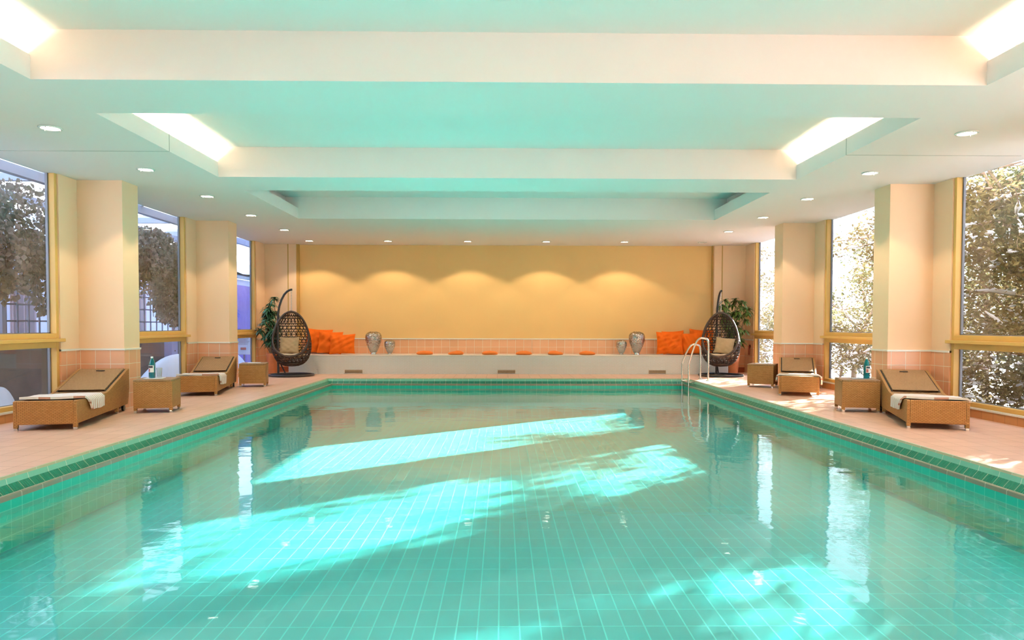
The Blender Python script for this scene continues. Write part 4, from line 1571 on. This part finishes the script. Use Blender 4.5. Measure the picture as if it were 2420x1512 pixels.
def ivy(c, label, parts, seed, leaf=0.10):
    rnd = random.Random(seed)
    root = empty('ivy_curtain', c)
    tag(root, label, 'ivy', 'ivy hanging outside the left windows')
    lf, vn = MB(), MB()
    for (x, y, z, rx, ry, rz_, n) in parts:
        leaf_cloud(lf, (x - c[0], y - c[1], z - c[2]), (rx, ry, rz_), n, leaf, rnd, 0.8, True)
        for _ in range(max(2, n // 120)):
            p = Vector((x - c[0] + rnd.uniform(-rx, rx) * .6, y - c[1] + rnd.uniform(-ry, ry) * .7, z - c[2] + rz_ * 0.9))
            pts = [p]
            for i in range(6):
                p = p + Vector((rnd.uniform(-.06, .06), rnd.uniform(-.1, .1), -rz_ * 0.28))
                pts.append(p)
            vn.tube([tuple(q) for q in pts], 0.008, 4)
    lf.build('foliage', MAT['ivy'], root)
    vn.build('vine', MAT['bark'], root)
# pergola beams carry the ivy
b = MB()
b.box((-8.72, 6.5, 3.36), (-8.60, 20.8, 3.50)); b.box((-7.2, 6.5, 3.36), (-7.08, 20.8, 3.50))
for q in (6.8, 9.2, 11.6, 14.0, 16.4, 18.8, 20.6):
    b.box((-8.9, q, 3.50), (-6.7, q + 0.09, 3.62))
for q in (7.2, 12.3, 20.5):
    b.box((-8.70, q, -0.32), (-8.62, q + 0.10, 3.36))
tag(b.build('pergola', MAT['pergola']), 'grey timber pergola outside the left windows, overgrown with ivy', 'pergola')
b = MB()
for q in range(7):
    yq = (6.8, 9.2, 11.6, 14.0, 16.4, 18.8, 20.6)[q]
    b.box((-8.85, yq, 3.62), (-6.75, yq + 0.09, 3.68))
tag(b.build('pergola_snow', MAT['snow']), 'thin snow lying on the pergola beams outside the left windows', 'snow')
ivy((-7.8, 10.5, 3.4), 'brown-green ivy curtain filling the nearest left window', [
    (-7.9, 10.9, 2.35, 0.45, 1.2, 0.85, 3000), (-7.8, 12.6, 2.2, 0.4, 0.9, 0.95, 2400), (-8.0, 9.2, 2.2, 0.35, 0.9, 1.0, 1900), (-8.0, 13.2, 1.3, 0.25, 0.35, 0.75, 420), (-8.1, 10.0, 1.35, 0.2, 0.4, 0.6, 260),
    (-7.8, 11.4, 3.15, 0.5, 2.0, 0.35, 800)], 71)
ivy((-7.8, 16.5, 3.4), 'hanging ivy curtain outside the middle left window', [
    (-7.8, 15.9, 2.75, 0.4, 1.3, 0.6, 2600), (-7.9, 16.9, 2.1, 0.35, 0.8, 0.95, 2800), (-7.8, 17.4, 1.5, 0.22, 0.3, 0.6, 380), (-7.9, 15.2, 2.2, 0.3, 0.5, 0.5, 380)], 72)

def mound(name, x, y, rx, ry, h, label, seed):
    rnd = random.Random(seed)
    ph = [rnd.uniform(0, 6) for _ in range(4)]
    b = MB()
    def f(u, v):
        a = 2 * PI * v
        rr = u * (1 + 0.12 * math.sin(3 * a + ph[0]) + 0.06 * math.sin(5 * a + ph[1]))
        return (rx * rr * math.cos(a), ry * rr * math.sin(a), h * max(0, (1 - u ** 2.2)) * (1 + 0.12 * math.sin(4 * a * 0.5 + ph[2]) * u))
    b.grid(lambda u, v: f(u, v), 10, 36, wrap=True)
    o = b.build(name, MAT['snow'])
    o.location = (x, y, -0.33)
    tag(o, label, 'snow', 'snow heaps outside the left windows')
mound('snow_heap', -7.2, 15.9, 0.7, 1.6, 0.85, 'large rounded snow heap outside the middle left window', 1)
mound('snow_heap', -7.1, 13.3, 0.4, 0.7, 0.62, 'smaller snow heap beside the large one, middle left window', 2)
mound('snow_heap', -7.5, 19.5, 0.5, 1.2, 0.75, 'snow heap low in the far left window', 3)
mound('snow_heap', -7.9, 11.2, 0.22, 0.35, 0.52, 'small snow heap low in the nearest left window', 4)
mound('snow_heap', -7.0, 9.3, 0.3, 0.5, 0.34, 'low snow heap by the foot of the nearest left lounger window', 5)
b = MB()
b.box((-0.09, -0.16, 0), (0.09, 0.16, 1.28), 0)
for zz in (0.5, 0.85, 1.1):
    b.box((0.09, -0.02, zz), (0.10, 0.02, zz + 0.03), 1)
o = b.build('metal_post', [MAT['post_blue'], MAT['dark_gap']], bevel=0.01)
o.location = (-7.95, 17.05, -0.32)
tag(o, 'pale blue metal post in front of the garden wall, middle left window', 'post')
# blue tarpaulin panel and sign in the far left window
b = MB()
def tarp(u, v):
    return (0.10 * math.sin(v * 9) * 0.3, -1.05 + 2.3 * u + (1 - v) * -0.35 * (1 - u), 0.02 + 2.68 * v)
b.grid(tarp, 10, 16)
b.grid(lambda u, v: (tarp(1 - u, v)[0] - 0.08, tarp(1 - u, v)[1], tarp(1 - u, v)[2]), 10, 16)
for u in (0, 1):
    b.grid(lambda s, v: (tarp(u, v)[0] - 0.08 * s, tarp(u, v)[1], tarp(u, v)[2]), 1, 16)
b.grid(lambda s, v: (tarp(v, 1)[0] - 0.08 * s, tarp(v, 1)[1], tarp(v, 1)[2]), 1, 10)
o = b.build('tarpaulin', MAT['tarp'])
o.location = (-8.05, 22.3, -0.32)
tag(o, 'violet-blue tarpaulin-covered panel standing outside the far left window', 'tarpaulin')
root = empty('sign_board', (-7.55, 20.75, -0.32))
tag(root, 'white notice board with small red print in the far left lower window', 'sign')
b = MB()
b.box((-0.28, -0.02, 0.62), (0.28, 0.02, 1.14))
b.build('board', MAT['sign'], root, bevel=0.005)
b = MB()
b.box((-0.02, -0.02, 0), (0.02, 0.015, 0.62))
b.build('post', MAT['trellis'], root)
b = MB()
b.box((-0.10, -0.026, 0.76), (0.06, -0.021, 0.83))
b.build('red_print', MAT['label_red'], root)
b = MB()
for q in range(5):
    b.box((-0.22, -0.026, 0.92 + q * 0.04), (0.10 + 0.03 * (q % 3), -0.021, 0.932 + q * 0.04))
b.build('text_lines', MAT['trellis'], root)
